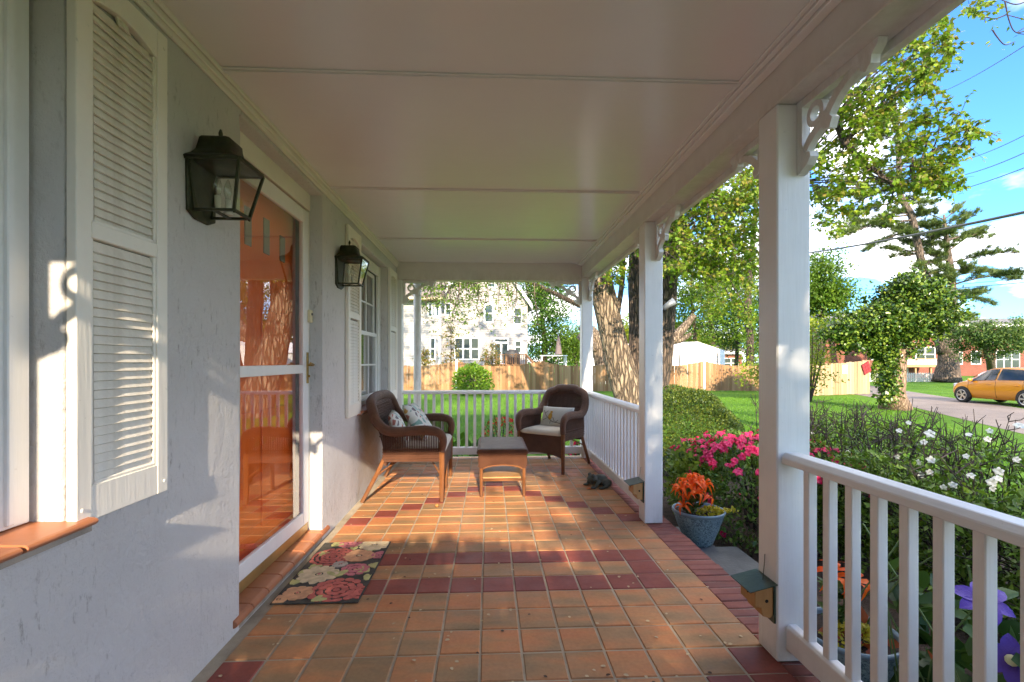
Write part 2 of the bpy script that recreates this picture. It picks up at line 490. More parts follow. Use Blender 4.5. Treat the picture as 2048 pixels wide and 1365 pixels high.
for r, c in cells:
    x, y = X0 + PX * (c + 0.5), Y0 + PY * (r + 0.5)
    dk = is_dark(c, r); src = t_dk if dk else t_lt
    if count < 290 and r >= -1:
        if not used[dk]: t = src; used[dk] = True
        else: t = inst(src, floor)
        t.location = (x + rnd.uniform(-.0012, .0012), y + rnd.uniform(-.0012, .0012), rnd.uniform(-.0012, .0008))
        t.rotation_euler = (rnd.uniform(-.004, .004), rnd.uniform(-.004, .004), rnd.uniform(-.006, .006))
        count += 1
    else:
        sl = slab_mesh(TX / 2, TY / 2, 0.03, 0.004)
        far_tiles.add([(a + x, b + y, z + rnd.uniform(-.001, .0005)) for a, b, z in sl.v], sl.f)
ft = far_tiles.build('tile_field', TILE, floor); ft['kind'] = 'stuff'
brick_src = None
MORTAR = simple('mortar', (0.30, 0.26, 0.21), 0.95, 0.3, 8, 0.5, 120)
MB().box(1.249, 1.464, -1.2, 6.66, GZ + 0.01, -0.010).build('mortar_bed', MORTAR, floor)
yb = -0.75
while yb < 6.6:
    if brick_src is None:
        brick_src = slab_mesh(0.104, 0.0345, 0.055, 0.004).build('brick', BRICK, floor, local=True); bk = brick_src
    else: bk = inst(brick_src, floor)
    bk.location = (1.3605 + rnd.uniform(-.004, .004), yb, rnd.uniform(-.006, -.001))
    bk.rotation_euler = (rnd.uniform(-.015, .015), rnd.uniform(-.01, .01), rnd.uniform(-.025, .025))
    yb += 0.0785
# stone steps
STONE = simple('grey_step_stone', (0.12, 0.118, 0.108), 0.8, 0.25, 5, 0.6, 40, bdist=0.006)
s1 = MB().box(1.469, 1.80, 1.75, 4.25, GZ + 0.01, -0.17).build('stone_step', STONE, None, 0.012)
tag(s1, 'upper grey stone step running beside the brick porch edge', 'step', 'stone steps down from the porch')
s2 = MB().box(1.804, 2.16, 1.9, 4.15, GZ + 0.01, -0.315).build('stone_step', STONE, None, 0.012)
tag(s2, 'lower grey stone step next to the mulch bed', 'step', 'stone steps down from the porch')

# ---------------------------------------------------------------- house with stucco wall, windows, door
house = thing('house', 'white stucco house wall with louvred shutters, orange door and brick tile sills', 'house', (-1.21, 2.0, 0))
def stucco():
    m = M('rough_white_stucco'); v = m.coord('Object')
    big = m.noise(v, 1.1, 4); fleck = m.noise(m.coord('Object', (26, 26, 9)), 1.6, 5, 0.7)
    base = m.ramp(big, [(0.3, (0.53, 0.51, 0.485)), (0.7, (0.64, 0.62, 0.595))])
    patch = m.ramp(m.noise(v, 2.6, 4), [(0.42, 0.0), (0.62, 1.0)])
    spots = m.math('MULTIPLY', m.ramp(fleck, [(0.565, 0.0), (0.67, 1.0)]), m.math('MULTIPLY', patch, 0.75))
    m.col(m.mix(spots, base, (0.26, 0.24, 0.21))).rough(0.85).spec(0.25)
    b1 = m.bump(m.noise(m.coord('Object', (1, 1, 0.75)), 7.0, 5, 0.55, 0.8), 0.42, 0.03)
    m.bump(m.noise(v, 42.0, 6, 0.7), 0.8, 0.010, b1)
    return m.m
STUC = stucco()
WX = -1.21
ycut = [-6.0, 0.17, 1.447, 2.43, 3.60, 4.60, 5.88, 6.55]
zcut = [GZ, 0.0, 0.80, 2.42, 2.50, 2.60, 4.95]
holes = {(1, 2): .14, (1, 3): .14, (3, 1): .11, (3, 2): .11, (3, 3): .11, (5, 2): .14}
bm = bmesh.new(); vg = {}
def V_(i, j):
    if (i, j) not in vg: vg[i, j] = bm.verts.new((WX, ycut[i], zcut[j]))
    return vg[i, j]
for i in range(len(ycut) - 1):
    for j in range(len(zcut) - 1):
        if (i, j) not in holes: bm.faces.new((V_(i, j), V_(i + 1, j), V_(i + 1, j + 1), V_(i, j + 1)))
rim = [e for e in bm.edges if len(e.link_faces) == 1 and not any(abs(e.verts[0].co[k] - e.verts[1].co[k]) < 1e-6 and (e.verts[0].co[k] in (ycut[0], ycut[-1], zcut[0], zcut[-1])) for k in (1, 2))]
rim_keys = [(e.verts[0].co.copy(), e.verts[1].co.copy()) for e in rim]
ret = bmesh.ops.extrude_edge_only(bm, edges=rim)
for vv in [x for x in ret['geom'] if isinstance(x, bmesh.types.BMVert)]: vv.co.x -= 0.16
sharp = [e for e in bm.edges if len(e.link_faces) == 2 and e.calc_face_angle(0) > 1.0 and abs(e.verts[0].co.x - WX) < 1e-5 and abs(e.verts[1].co.x - WX) < 1e-5]
bmesh.ops.bevel(bm, geom=sharp, offset=0.014, segments=3, affect='EDGES', profile=0.5)
bmesh.ops.recalc_face_normals(bm, faces=bm.faces)
me = bpy.data.meshes.new('stucco_wall')
for vv in bm.verts: vv.co -= Vector((-1.21, 2.0, 0))
bm.to_mesh(me); bm.free(); me.materials.append(STUC)
for p in me.polygons: p.use_smooth = True
me.set_sharp_from_angle(angle=R(50))
w = bpy.data.objects.new('stucco_wall', me); COL.objects.link(w); w.parent = house
MB().box(-8, -1.9, -6, 6.38, GZ, 4.95).build('inner_core', simple('dark_interior', (0.03, 0.03, 0.03), 0.9), house)
MB().box(-8, -1.2135, 6.40, 6.548, GZ, 4.95).build('end_wall', STUC, house)
MB().box(-8, -1.2135, -6.0, -5.85, GZ, 4.95).build('end_wall', STUC, house)
ROOFM = simple('grey_shingle', (0.13, 0.125, 0.12), 0.9, 0.3, 12, 0.5, 50)
MB().prism([(-8.3, 4.95), (-0.9, 4.95), (-0.9, 5.05), (-4.6, 6.3), (-8.3, 5.05)], lambda p, q: (p, -6.3, q), lambda p, q: (p, 6.8, q)).build('roof', ROOFM, house)

GLASS = glassmat('window_glass', (0.90, 0.93, 0.92), 0.02)
CURT = simple('pale_curtain', (0.42, 0.42, 0.42), 0.9, 0.15, 4)
def window(y0, y1, z0, z1, xf=-1.292):
    w = MB()
    w.box(xf - .03, xf, y0, y0 + .10, z0, z1).box(xf - .03, xf, y1 - .10, y1, z0, z1)
    w.box(xf - .03, xf - .002, y0 + .10, y1 - .10, z1 - .11, z1).box(xf - .03, xf + .01, y0 + .10, y1 - .10, z0, z0 + .05)
    w.box(xf - .002, xf + .012, y0 + .055, y0 + .075, z0 + .01, z1 - .01).box(xf - .002, xf + .012, y1 - .075, y1 - .055, z0 + .01, z1 - .01)
    fr = w.build('window', WHITE, house, 0.003)
    zi0, zi1, ya, yb_ = z0 + .05, z1 - .11, y0 + .10, y1 - .10
    zm = (zi0 + zi1) / 2
    for k, (a, b, dx) in enumerate(((zm - .02, zi1, -.045), (zi0, zm + .02, -.02))):
        s = MB(); X = xf + dx
        s.box(X - .025, X, ya, ya + .045, a, b).box(X - .025, X, yb_ - .045, yb_, a, b)
        s.box(X - .024, X - .001, ya + .045, yb_ - .045, a, a + .04).box(X - .024, X - .001, ya + .045, yb_ - .045, b - .04, b)
        n = 3; cw = (yb_ - ya - .09) / n
        for q in (1, 2): s.box(X - .022, X - .003, ya + .045 + cw * q - .009, ya + .045 + cw * q + .009, a + .04, b - .04)
        mz = (a + b) / 2
        for q in range(n): s.box(X - .021, X - .004, ya + .045 + cw * q + .009, ya + .045 + cw * (q + 1) - .009, mz - .009, mz + .009)
        sash = s.build('sash', WHITE, fr, 0.002)
        for q in range(n):
            for (c, d) in ((a + .04, mz - .009), (mz + .009, b - .04)):
                MB().quad(*[(X - .012, y_, z_) for y_, z_ in ((ya + .045 + cw * q, c), (ya + .045 + cw * (q + 1), c), (ya + .045 + cw * (q + 1), d), (ya + .045 + cw * q, d))]).build('pane', GLASS, fr, fix=False)
    cu = MB(); nn = 40
    for k in range(nn):
        a, b = ya + (yb_ - ya) * k / nn, ya + (yb_ - ya) * (k + 1) / nn
        xa, xb = xf - .2 + .02 * math.sin(k * 1.1), xf - .2 + .02 * math.sin((k + 1) * 1.1)
        cu.quad((xa, a, zi0), (xb, b, zi0), (xb, b, zi1), (xa, a, zi1))
    cu.build('curtain', CURT, fr, smooth=True)
window(0.185, 1.435, 0.846, 2.485)
window(4.615, 5.868, 0.846, 2.405)

TERRA = M('terracotta_sill'); v = TERRA.coord('Object')
TERRA.col(TERRA.ramp(TERRA.noise(v, 4, 5, 0.6), [(0.3, (0.30, 0.105, 0.045)), (0.7, (0.44, 0.165, 0.07))])).rough(0.42); TERRA.bump(TERRA.noise(v, 30, 3), 0.2, 0.004)
OGEE = [(-1.345, .844), (-1.160, .840), (-1.150, .836), (-1.147, .828), (-1.154, .820), (-1.170, .815), (-1.180, .806), (-1.196, .799), (-1.208, .795), (-1.345, .795)]
def sill(y0, y1, n):
    first = None
    base = MB().box(-1.34, -1.165, y0 + .01, y1 - .01, .8005, .834).build('sill_mortar', MORTAR, house)
    step = (y1 - y0) / n
    for k in range(n):
        a, b = y0 + step * k + .005, y0 + step * (k + 1) - .005
        MB().prism(OGEE, lambda p, q: (p, a, q), lambda p, q: (p, b, q)).build('sill_tile', TERRA.m, house, 0.0025)
sill(0.10, 1.497, 6)
sill(4.53, 5.94, 6)

def louvre_shutter(y0, y1, z0=.825, z1=2.482):
    xf, xb, sw = -1.178, -1.207, .055
    f = MB().box(xb, xf, y0, y0 + sw, z0, z1).box(xb, xf, y1 - sw, y1, z0, z1)
    ya, yb_ = y0 + sw, y1 - sw
    f.box(xb, xf - .0015, ya, yb_, z0, z0 + .105).box(xb, xf - .0015, ya, yb_, 1.667, 1.716)
    arch = [(ya, z1), (yb_, z1)] + [(yb_ - (yb_ - ya) * t, z1 - .105 + .030 * math.sin(math.pi * t)) for t in [k / 10 for k in range(11)]]
    f.prism(arch, lambda p, q: (xf - .0015, p, q), lambda p, q: (xb, p, q))
    for (a, b) in ((z0 + .105, 1.667), (1.716, z1 - .105)):           # thin beads round the louvres
        f.box(xb + .006, xf - .005, ya, ya + .012, a, b).box(xb + .006, xf - .005, yb_ - .012, yb_, a, b)
        f.box(xb + .006, xf - .005, ya + .012, yb_ - .012, a, a + .010)
    sh = f.build('shutter', SHUTTER, house, 0.0025)
    src = None
    th = R(69); hw, ht = .0185, .003
    for (a, b) in ((z0 + .125, 1.658), (1.728, z1 - .082)):
        z = a
        while z < b:
            lim = 1.0
            if z > 1.8:
                over = z + .012 - (z1 - .105)
                if over > 0: lim = max(0.15, 1 - (over / .030) ** 1.2 * .8)
            L = (yb_ - ya - .024) / 2
            if src is None:
                src = MB().obox((0, 0, 0), (math.cos(th) * hw, 0, -math.sin(th) * hw), (0, L, 0), (math.sin(th) * ht, 0, math.cos(th) * ht)).build('slat', SHUTTER, sh, local=True); s = src
            else: s = inst(src, sh)
            s.location = (-1.195 + 1.21, (ya + yb_) / 2 - 2.0, z)
            s.scale = (1, lim, 1)
            s.rotation_euler = (0, rnd.uniform(-.03, .03), 0)
            z += .0278
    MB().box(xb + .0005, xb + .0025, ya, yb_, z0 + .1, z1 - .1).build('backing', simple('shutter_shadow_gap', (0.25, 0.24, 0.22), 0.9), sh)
    sc = MB()
    for yy, z_ in ((y0 + .02, z0 + .04), (y1 - .02, z0 + .04), (y1 - .02, z1 - .05), (y0 + .02, z1 - .05)):
        sc.add(*(lambda b: (b.v, b.f))(MB().lathe([(0, .003), (.004, .0028), (.0065, 0)], n=10)))
        for k in range(len(sc.v) - 30, len(sc.v)): x, y, z = sc.v[k]; sc.v[k] = (xf + z, yy + x, z_ + y)
    sc.build('screw', SHUTTER, sh, fix=False)
louvre_shutter(1.449, 1.846)
louvre_shutter(4.155, 4.565, .815, 2.45)
louvre_shutter(5.885, 6.335, .815, 2.42)

# front door
BRASS = simple('aged_brass', (0.42, 0.28, 0.09), 0.35, 0.3, 20, metallic=1.0)
DGOLD = simple('gold_sill_strip', (0.42, 0.28, 0.10), 0.4, 0.2, 6, metallic=0.6)
ORANGE = painted('orange_door_paint', (0.88, 0.145, 0.006), 0.35)
fx = -1.30
d = MB().box(fx - .03, fx, 2.45, 2.555, .14, 2.37).box(fx - .03, fx, 3.482, 3.578, .14, 2.37)
d.box(fx - .029, fx - .001, 2.555, 3.482, .14, .232).box(fx - .029, fx - .001, 2.555, 3.482, 2.272, 2.37).box(fx - .029, fx - .001, 2.555, 3.482, 1.212, 1.272)
sd = d.build('storm_door', WHITE, house, 0.004)
DGLASS = glassmat('storm_door_glass', (0.96, 0.97, 0.96), 0.055, 0.006)
MB().quad((fx - .016, 2.55, .228), (fx - .016, 3.487, .228), (fx - .016, 3.487, 1.216), (fx - .016, 2.55, 1.216)).build('pane', DGLASS, sd, fix=False)
MB().quad((fx - .016, 2.55, 1.268), (fx - .016, 3.487, 1.268), (fx - .016, 3.487, 2.277), (fx - .016, 2.55, 2.277)).build('pane', DGLASS, sd, fix=False)
h = MB().box(fx, fx + .008, 3.535, 3.562, 1.14, 1.36)
h.tube([(fx + .006, 3.55, 1.27), (fx + .045, 3.55, 1.27), (fx + .05, 3.54, 1.272), (fx + .052, 3.47, 1.285)], [.009, .009, .008, .006], 8)
h.ball((fx + .014, 3.55, 1.19), .009, 8, 6)
h.build('handle', BRASS, sd, 0.001)
MB().box(fx - .04, fx - .002, 3.581, 3.606, .09, 2.38).box(fx - .04, fx - .002, 2.42, 2.447, .09, 2.38).box(fx - .04, fx + .004, 2.42, 3.606, 2.384, 2.515).build('door_frame', TRIM, house, 0.004)
MB().box(fx - .04, fx - .006, 2.45, 3.578, .076, .136).build('threshold_strip', DGOLD, house, 0.002)
idr = MB().box(-1.44, -1.40, 2.43, 3.60, .09, 2.36)
for (a, b) in ((.28, 1.0), (1.12, 1.62)):
    for (c, e) in ((2.60, 2.97), (3.06, 3.43)):
        idr.box(-1.40, -1.392, c, e, a, b)
dr = idr.build('inner_door', ORANGE, house, 0.004)
LITE = simple('door_lite_glass', (0.22, 0.23, 0.20), 0.1)
for k in range(4):
    y = 2.66 + k * .235
    MB().box(-1.3995, -1.394, y - .038, y + .038, 1.97, 2.14 + (.05 if k in (1, 2) else 0)).build('lite', LITE, dr)
MB().ball((-1.375, 2.52, 1.1), .028).build('door_knob', BRASS, dr, smooth=True)
tp = 1.36 / 8
for k in range(8):
    a, b = 2.36 + tp * k + .0035, 2.36 + tp * (k + 1) - .0035
    prof = [(-1.335, .074), (-1.215, .070), (-1.198, .064), (-1.190, .052), (-1.192, .038), (-1.205, .030), (-1.335, .030)]
    MB().prism(prof, lambda p, q: (p, a, q), lambda p, q: (p, b, q)).build('threshold_tile', TERRA.m, house, 0.003)
MB().box(-1.33, -1.212, 2.37, 3.71, .0, .064).build('threshold_mortar', MORTAR, house)
db = MB().box(-1.30, -1.275, 3.556, 3.592, 1.575, 1.665).build('doorbell', simple('beige_plastic', (0.72, 0.63, 0.40), 0.4), house, 0.003)
MB().lathe([(0, .006), (.008, .005), (.010, 0)], n=12).build('push_button', simple('dark_button', (0.03, 0.03, 0.03), 0.3), db, local=True)
bpy.data.objects['push_button'].location = (-1.275 + 1.21, 3.574 - 2.0, 1.635); bpy.data.objects['push_button'].rotation_euler = (0, R(90), 0)

# ---------------------------------------------------------------- porch roof
roof = thing('porch_roof', 'white painted porch ceiling with cross battens and boxed beams', 'porch roof', (0, 3.0, 2.35))
CEIL = M('satin_ceiling_paint'); v = CEIL.coord('Object')
CEIL.col(CEIL.ramp(CEIL.noise(v, 0.9, 4), [(0.3, (0.79, 0.775, 0.75)), (0.7, (0.83, 0.815, 0.79))])).rough(0.23).spec(0.6)
b1 = CEIL.bump(CEIL.noise(CEIL.coord('Object', (1.2, 3, 1)), 1.6, 3), 0.15, 0.02)
CEIL.bump(CEIL.noise(CEIL.coord('Object', (3, 30, 1)), 1.5, 3), 0.06, 0.002, b1)
CZ = 2.595
cuts = [-1.05, 0.72, 2.22, 3.70, 5.20, 6.452]
for a, b in zip(cuts[:-1], cuts[1:]):
    MB().box(WX + .001, 1.238, a + .003, b - .003, CZ, CZ + .02).build('ceiling_panel', CEIL.m, roof)
for y in cuts[1:-1]:
    bt = MB().box(WX + .02, 1.17, y - .022, y + .022, CZ - .009, CZ - .0005).box(WX + .02, 1.17, y - .011, y + .011, CZ - .014, CZ - .0095)
    bt.build('batten', CEIL.m, roof, 0.002)
MB().box(WX + .001, WX + .014, -1.05, 6.45, 2.522, CZ - .001).box(WX + .014, WX + .024, -1.05, 6.45, 2.545, CZ - .001).box(WX + .024, WX + .036, -1.05, 6.45, 2.572, CZ - .001).build('crown_moulding', TRIM, roof, 0.003)
MB().box(1.15, 1.17, -1.05, 6.45, CZ - .010, CZ - .001).box(1.17, 1.195, -1.05, 6.45, CZ - .020, CZ - .001).box(1.195, 1.238, -1.05, 6.45, CZ - .034, CZ - .001).build('beam_moulding', CEIL.m, roof, 0.003)
BEAMP = painted('beam_paint', (0.72, 0.69, 0.65), 0.32, 'Y')
MB().box(1.239, 1.389, -.62, 6.61, 2.41, 2.70).build('side_beam', BEAMP, roof, 0.004)
MB().box(WX + .001, 1.238, 6.455, 6.605, 2.365, 2.70).build('end_beam', BEAMP, roof, 0.004)
MB().box(WX + .001, 1.238, -.61, -.46, 2.365, 2.58).build('end_beam', BEAMP, roof, 0.004)
MB().box(1.3905, 1.425, -1.05, 6.9, 2.375, 2.70).build('fascia', WHITE_Y, roof, 0.003)
gut = MB().box(1.427, 1.56, -1.05, 6.95, 2.52, 2.64).build('gutter', WHITE_Y, roof, 0.02)
MB().box(WX, 1.56, 6.62, 6.92, 2.60, 2.80).box(WX, 1.56, -1.05, -.63, 2.60, 2.80).box(WX, 1.56, -1.05, 6.92, 2.71, 2.86).build('roof_deck', ROOFM, roof)
ds = MB().tube([(-.985, 6.76, 2.58), (-.985, 6.76, -.3)], .052, 16).build('downspout', WHITE, roof, smooth=True)

# ---------------------------------------------------------------- posts and brackets
def bracket_mesh(L=.44, H=.31):
    m = MB()
    def pl(poly, t): m.prism(poly, lambda p, q: (t, p, -q), lambda p, q: (-t, p, -q))
    pl([(0, 0), (.034, 0), (.034, .19), (.05, .235), (.082, .238), (.088, .262), (.064, .288), (.032, .30), (.015, H), (0, H)], .0180)
    pl([(.0345, 0), (L, 0), (L - .005, .02), (L - .03, .042), (L - .035, .07), (L - .06, .088), (L - .085, .07), (L - .085, .045), (L - .12, .034), (.0345, .034)], .0172)
    cx, cy, ro, ri = .112, .098, .052, .029
    n = 20
    for k in range(n):
        a0, a1 = 2 * math.pi * k / n, 2 * math.pi * (k + 1) / n
        pl([(cx + ri * math.cos(a0), cy + ri * math.sin(a0)), (cx + ro * math.cos(a0), cy + ro * math.sin(a0)), (cx + ro * math.cos(a1), cy + ro * math.sin(a1)), (cx + ri * math.cos(a1), cy + ri * math.sin(a1))], .0160)
    # two concave sweeps meeting in a square nub
    def sweep(p0, p1, p2, w0, w1, t, n=9):
        pts = []
        for k in range(n + 1):
            s = k / n
            a = ((1 - s) ** 2 * p0[0] + 2 * s * (1 - s) * p1[0] + s * s * p2[0], (1 - s) ** 2 * p0[1] + 2 * s * (1 - s) * p1[1] + s * s * p2[1])
            pts.append(a)
        L_, R_ = [], []
        for k, a in enumerate(pts):
            b0, b1 = pts[max(0, k - 1)], pts[min(n, k + 1)]
            dx, dy = b1[0] - b0[0], b1[1] - b0[1]; l = math.hypot(dx, dy) or 1
            w = w0 + (w1 - w0) * k / n
            L_.append((a[0] - dy / l * w, a[1] + dx / l * w)); R_.append((a[0] + dy / l * w, a[1] - dx / l * w))
        for k in range(n): pl([L_[k], L_[k + 1], R_[k + 1], R_[k]], t)
    sweep((.030, .250), (.062, .175), (.165, .150), .017, .020, .0148)
    sweep((L - .085, .040), (.235, .055), (.165, .150), .014, .020, .0144)
    pl([(.142, .128), (.166, .112), (.212, .160), (.196, .196), (.160, .186)], .0154)
    return m
bracket_src = bracket_mesh().build('bracket', WHITE, None, fix=False)
bpy.data.objects.remove(bracket_src.copy()) if False else None
bracket_me = bracket_src.data; bpy.data.objects.remove(bracket_src)
def bracket(parent, loc, rz):
    b = bpy.data.objects.new('bracket', bracket_me); COL.objects.link(b); b.parent = parent
    b.location = Vector(loc) - Vector(parent.location); b.rotation_euler = (0, 0, rz)
def post(label, x0, x1, y0, y1, zt, brs, group='square white porch posts'):
    t = thing('porch_post', label, 'post', ((x0 + x1) / 2, (y0 + y1) / 2, 0), group=group)
    MB().box(x0, x1, y0, y1, .0, zt).build('shaft', WHITE, t, 0.006)
    for loc, rz in brs: bracket(t, loc, rz)
    return t
# rz=0: arm runs towards +Y, pi: towards -Y, -pi/2: +X, pi/2: -X
post('nearest square white porch post with the near railing fixed to it', 1.24, 1.388, 2.042, 2.19, 2.409, [((1.345, 2.041, 2.409), math.pi), ((1.345, 2.191, 2.409), 0)])
post('middle square white porch post behind the blue flower pot', 1.24, 1.388, 3.832, 3.98, 2.409, [((1.345, 3.831, 2.409), math.pi), ((1.345, 3.981, 2.409), 0)])
post('far corner porch post where the two distant railings meet', 1.24, 1.388, 6.45, 6.598, 2.409, [((1.345, 6.449, 2.409), math.pi), ((1.239, 6.53, 2.364), math.pi / 2)])
post('slim white half post against the house wall at the far end', -1.209, -1.145, 6.46, 6.60, 2.364, [((-1.144, 6.53, 2.364), -math.pi / 2)])
post('square white porch post just behind the viewer', 1.24, 1.388, -.61, -.462, 2.409, [((1.345, -.461, 2.409), 0), ((1.239, -.54, 2.364), math.pi / 2)])
post('slim white half post against the wall behind the viewer', -1.209, -1.135, -.60, -.47, 2.364, [((-1.134, -.54, 2.364), -math.pi / 2)])

# ---------------------------------------------------------------- railings
def railing(label, p0, p1, first, pitch, n, zt=.905, zb=.165, zb0=.06, mat=WHITE_Y):
    p0, p1 = Vector(p0), Vector(p1); d = (p1 - p0); L = d.length; d.normalize(); s = Vector((-d.y, d.x, 0))
    t = thing('porch_railing', label, 'railing', ((p0.x + p1.x) / 2, (p0.y + p1.y) / 2, 0), group='white porch railings with square balusters')
    c = (p0 + p1) / 2
    prof = [(-.048, .858), (.048, .858), (.048, .885), (.03, .905), (-.03, .905), (-.048, .885)]
    f0 = lambda p, q: tuple(p0 + s * p + Vector((0, 0, q + zt - .905))); f1 = lambda p, q: tuple(p1 + s * p + Vector((0, 0, q + zt - .905)))
    MB().prism(prof, f0, f1).build('top_rail', mat, t, 0.003)
    prof = [(-.028, zb0), (.028, zb0), (.028, zb - .012), (.016, zb), (-.016, zb), (-.028, zb - .012)]
    f0 = lambda p, q: tuple(p0 + s * p + Vector((0, 0, q))); f1 = lambda p, q: tuple(p1 + s * p + Vector((0, 0, q)))
    MB().prism(prof, f0, f1).build('bottom_rail', mat, t, 0.003)
    src = None
    for k in range(n):
        q = p0 + d * (first + pitch * k)
        if src is None:
            src = MB().box(-.018, .018, -.018, .018, zb - .012, zt - .046).build('baluster', WHITE, t, 0.003, local=True); b = src
        else: b = inst(src, t)
        b.location = q - Vector(t.location); b.location.z = rnd.uniform(-.001, .001)
        b.rotation_euler = (0, 0, math.atan2(d.y, d.x) + rnd.uniform(-.02, .02))
    return t
railing('near white railing running toward the viewer from the nearest post', (1.305, 2.040, 0), (1.305, -.46, 0), .118, .1165, 20)
railing('distant side railing between middle post and far corner post', (1.305, 3.982, 0), (1.305, 6.448, 0), .075, .1105, 22)
railing('end railing across the far end of the porch', (-1.143, 6.53, 0), (1.238, 6.53, 0), .085, .1085, 21, mat=WHITE_X, zb=.15, zb0=.05)
railing('end railing behind the viewer', (-1.133, -.535, 0), (1.238, -.535, 0), .085, .1085, 21, zt=.95, mat=WHITE_X)
# ---------------------------------------------------------------- wall lanterns
LMET = M('weathered_green_bronze'); v = LMET.coord('Object')
LMET.col(LMET.ramp(LMET.noise(v, 14, 6, 0.7), [(0.35, (0.022, 0.025, 0.014)), (0.60, (0.06, 0.062, 0.032)), (0.8, (0.16, 0.14, 0.07))])).rough(0.5); LMET.b.inputs['Metallic'].default_value = 0.55
LMET.bump(LMET.noise(v, 60, 3), 0.2, 0.002)
LGL = glassmat('lantern_glass', (0.93, 0.94, 0.88), 0.03, 0.03)
BULB = glassmat('bulb_glass', (0.90, 0.92, 0.90), 0.10, 0.03)
CANDLE = simple('ivory_socket', (0.62, 0.60, 0.50), 0.5)
def lantern(label, y):
    t = thing('wall_lantern', label, 'lantern', (WX, y, 1.915), group='matching wall lanterns beside the door')
    def L(mb, name, mat, par=None, **k): return mb.build(name, mat, par or t, local=True, **k)
    zt, zb = .196, 0.0
    top = [(.001, -.104), (.212, -.104), (.212, .104), (.001, .104)]
    bot = [(.001, -.064), (.172, -.064), (.172, .064), (.001, .064)]
    L(MB().prism([(-.104, zt + .002), (-.098, -.012), (-.045, -.035), (.045, -.035), (.098, -.012), (.104, zt + .002)], lambda p, q: (.0, p, q), lambda p, q: (.012, p, q)), 'back_plate', LMET.m, bevel=.003)
    f = MB()
    for i in range(4):
        a, b = top[i], top[(i + 1) % 4]; c, e = bot[i], bot[(i + 1) % 4]
        f.bar((*a, zt), (*b, zt), .012, .012); f.bar((*c, zb), (*e, zb), .013, .010)
        if i in (1, 2): f.bar((*c, zb), (*a, zt), .0105, .0105)
        else: f.bar((c[0] + .012, c[1], zb), (a[0] + .012, a[1], zt), .010, .010)
        f.ball((*c, zb - .006), .006, 6, 5)
    f.bar((.09, -.064, -.001), (.09, .064, -.001), .02, .004)
    fr = L(f, 'cage', LMET.m, fix=False); 
    for i in (0, 1, 2):
        a, b = top[i], top[(i + 1) % 4]; c, e = bot[i], bot[(i + 1) % 4]
        L(MB().quad((*a, zt - .006), (*b, zt - .006), (*e, zb + .006), (*c, zb + .006)), 'pane', LGL, fix=False)
    secs = [(.0, .218, .110, .196), (.0, .222, .113, .203), (.0, .210, .102, .212), (.010, .178, .080, .226), (.02, .158, .066, .248), (.025, .152, .060, .275), (.03, .150, .058, .298), (.035, .142, .053, .306), (.05, .12, .035, .309)]
    c = MB(); b0 = 0
    for x0, x1, hy, z in secs:
        k = .25; dx, dy = (x1 - x0) * .10, hy * .18
        c.v += [(x0, -hy, z), (x1 - dx, -hy, z), (x1, -hy + dy, z), (x1, hy - dy, z), (x1 - dx, hy, z), (x0, hy, z)]
    for i in range(len(secs) - 1):
        for k in range(6): c.f.append((i * 6 + k, i * 6 + (k + 1) % 6, i * 6 + 6 + (k + 1) % 6, i * 6 + 6 + k))
    c.f += [tuple(range(6)), tuple((len(secs) - 1) * 6 + k for k in range(6))]
    L(c, 'cap', LMET.m, smooth=True)
    me = t.children[-1].data if t.children else None
    L(MB().lathe([(.008, .306), (.005, .315), (.004, .322), (.008, .330), (.0085, .340), (.004, .354), (.0, .358)], (.085, 0, 0), 10), 'finial', LMET.m, smooth=True)
    for yy, xx in ((-.022, .085), (.028, .10)):
        L(MB().lathe([(.0, .002), (.018, .004), (.02, .010), (.010, .016), (.012, .045), (.012, .07), (.0, .071)], (xx, yy, 0), 12), 'candle_socket', CANDLE, smooth=True)
        L(MB().lathe([(.009, .072), (.013, .085), (.0165, .102), (.014, .125), (.007, .147), (.001, .158)], (xx, yy, 0), 12), 'bulb', BULB, smooth=True)
    return t
lantern('near wall lantern with clear glass panes beside the louvred shutter', 2.10)
lantern('far wall lantern hanging in front of the second window shutter', 3.99)

# ---------------------------------------------------------------- wicker furniture
def wicker(name, c0, c1, s=1.0):
    m = M(name); v = m.coord('Object')
    a = m.wave(v, 46 * s, 0.6, 3, 'X'); b = m.wave(v, 46 * s, 0.6, 3, 'Z'); c = m.wave(v, 46 * s, 0.6, 3, 'Y')
    h = m.math('ADD', m.math('MULTIPLY', b, m.math('ADD', a, c)), m.math('MULTIPLY', b, 0.5))
    n = m.noise(v, 7, 5, 0.65)
    m.col(m.mix(0.55, m.mix(m.ramp(n, [(0.3, 0.0), (0.75, 0.9)]), c0, c1), m.ramp(h, [(0.15, 0.25), (0.9, 1.35)]), 'MULTIPLY')).rough(0.42).spec(0.45)
    m.bump(h, 0.85, 0.006); return m.m
WICK = wicker('brown_wicker', (0.115, 0.047, 0.026), (0.215, 0.095, 0.052))
WROLL = wicker('wrapped_wicker_roll', (0.13, 0.055, 0.031), (0.26, 0.12, 0.066), 0.75)
CANE = wicker('honey_cane', (0.28, 0.105, 0.035), (0.42, 0.175, 0.065), 0.8)
CUSH = simple('cream_canvas', (0.66, 0.60, 0.50), 0.9, 0.06, 6, 0.25, 240, bdist=0.002)
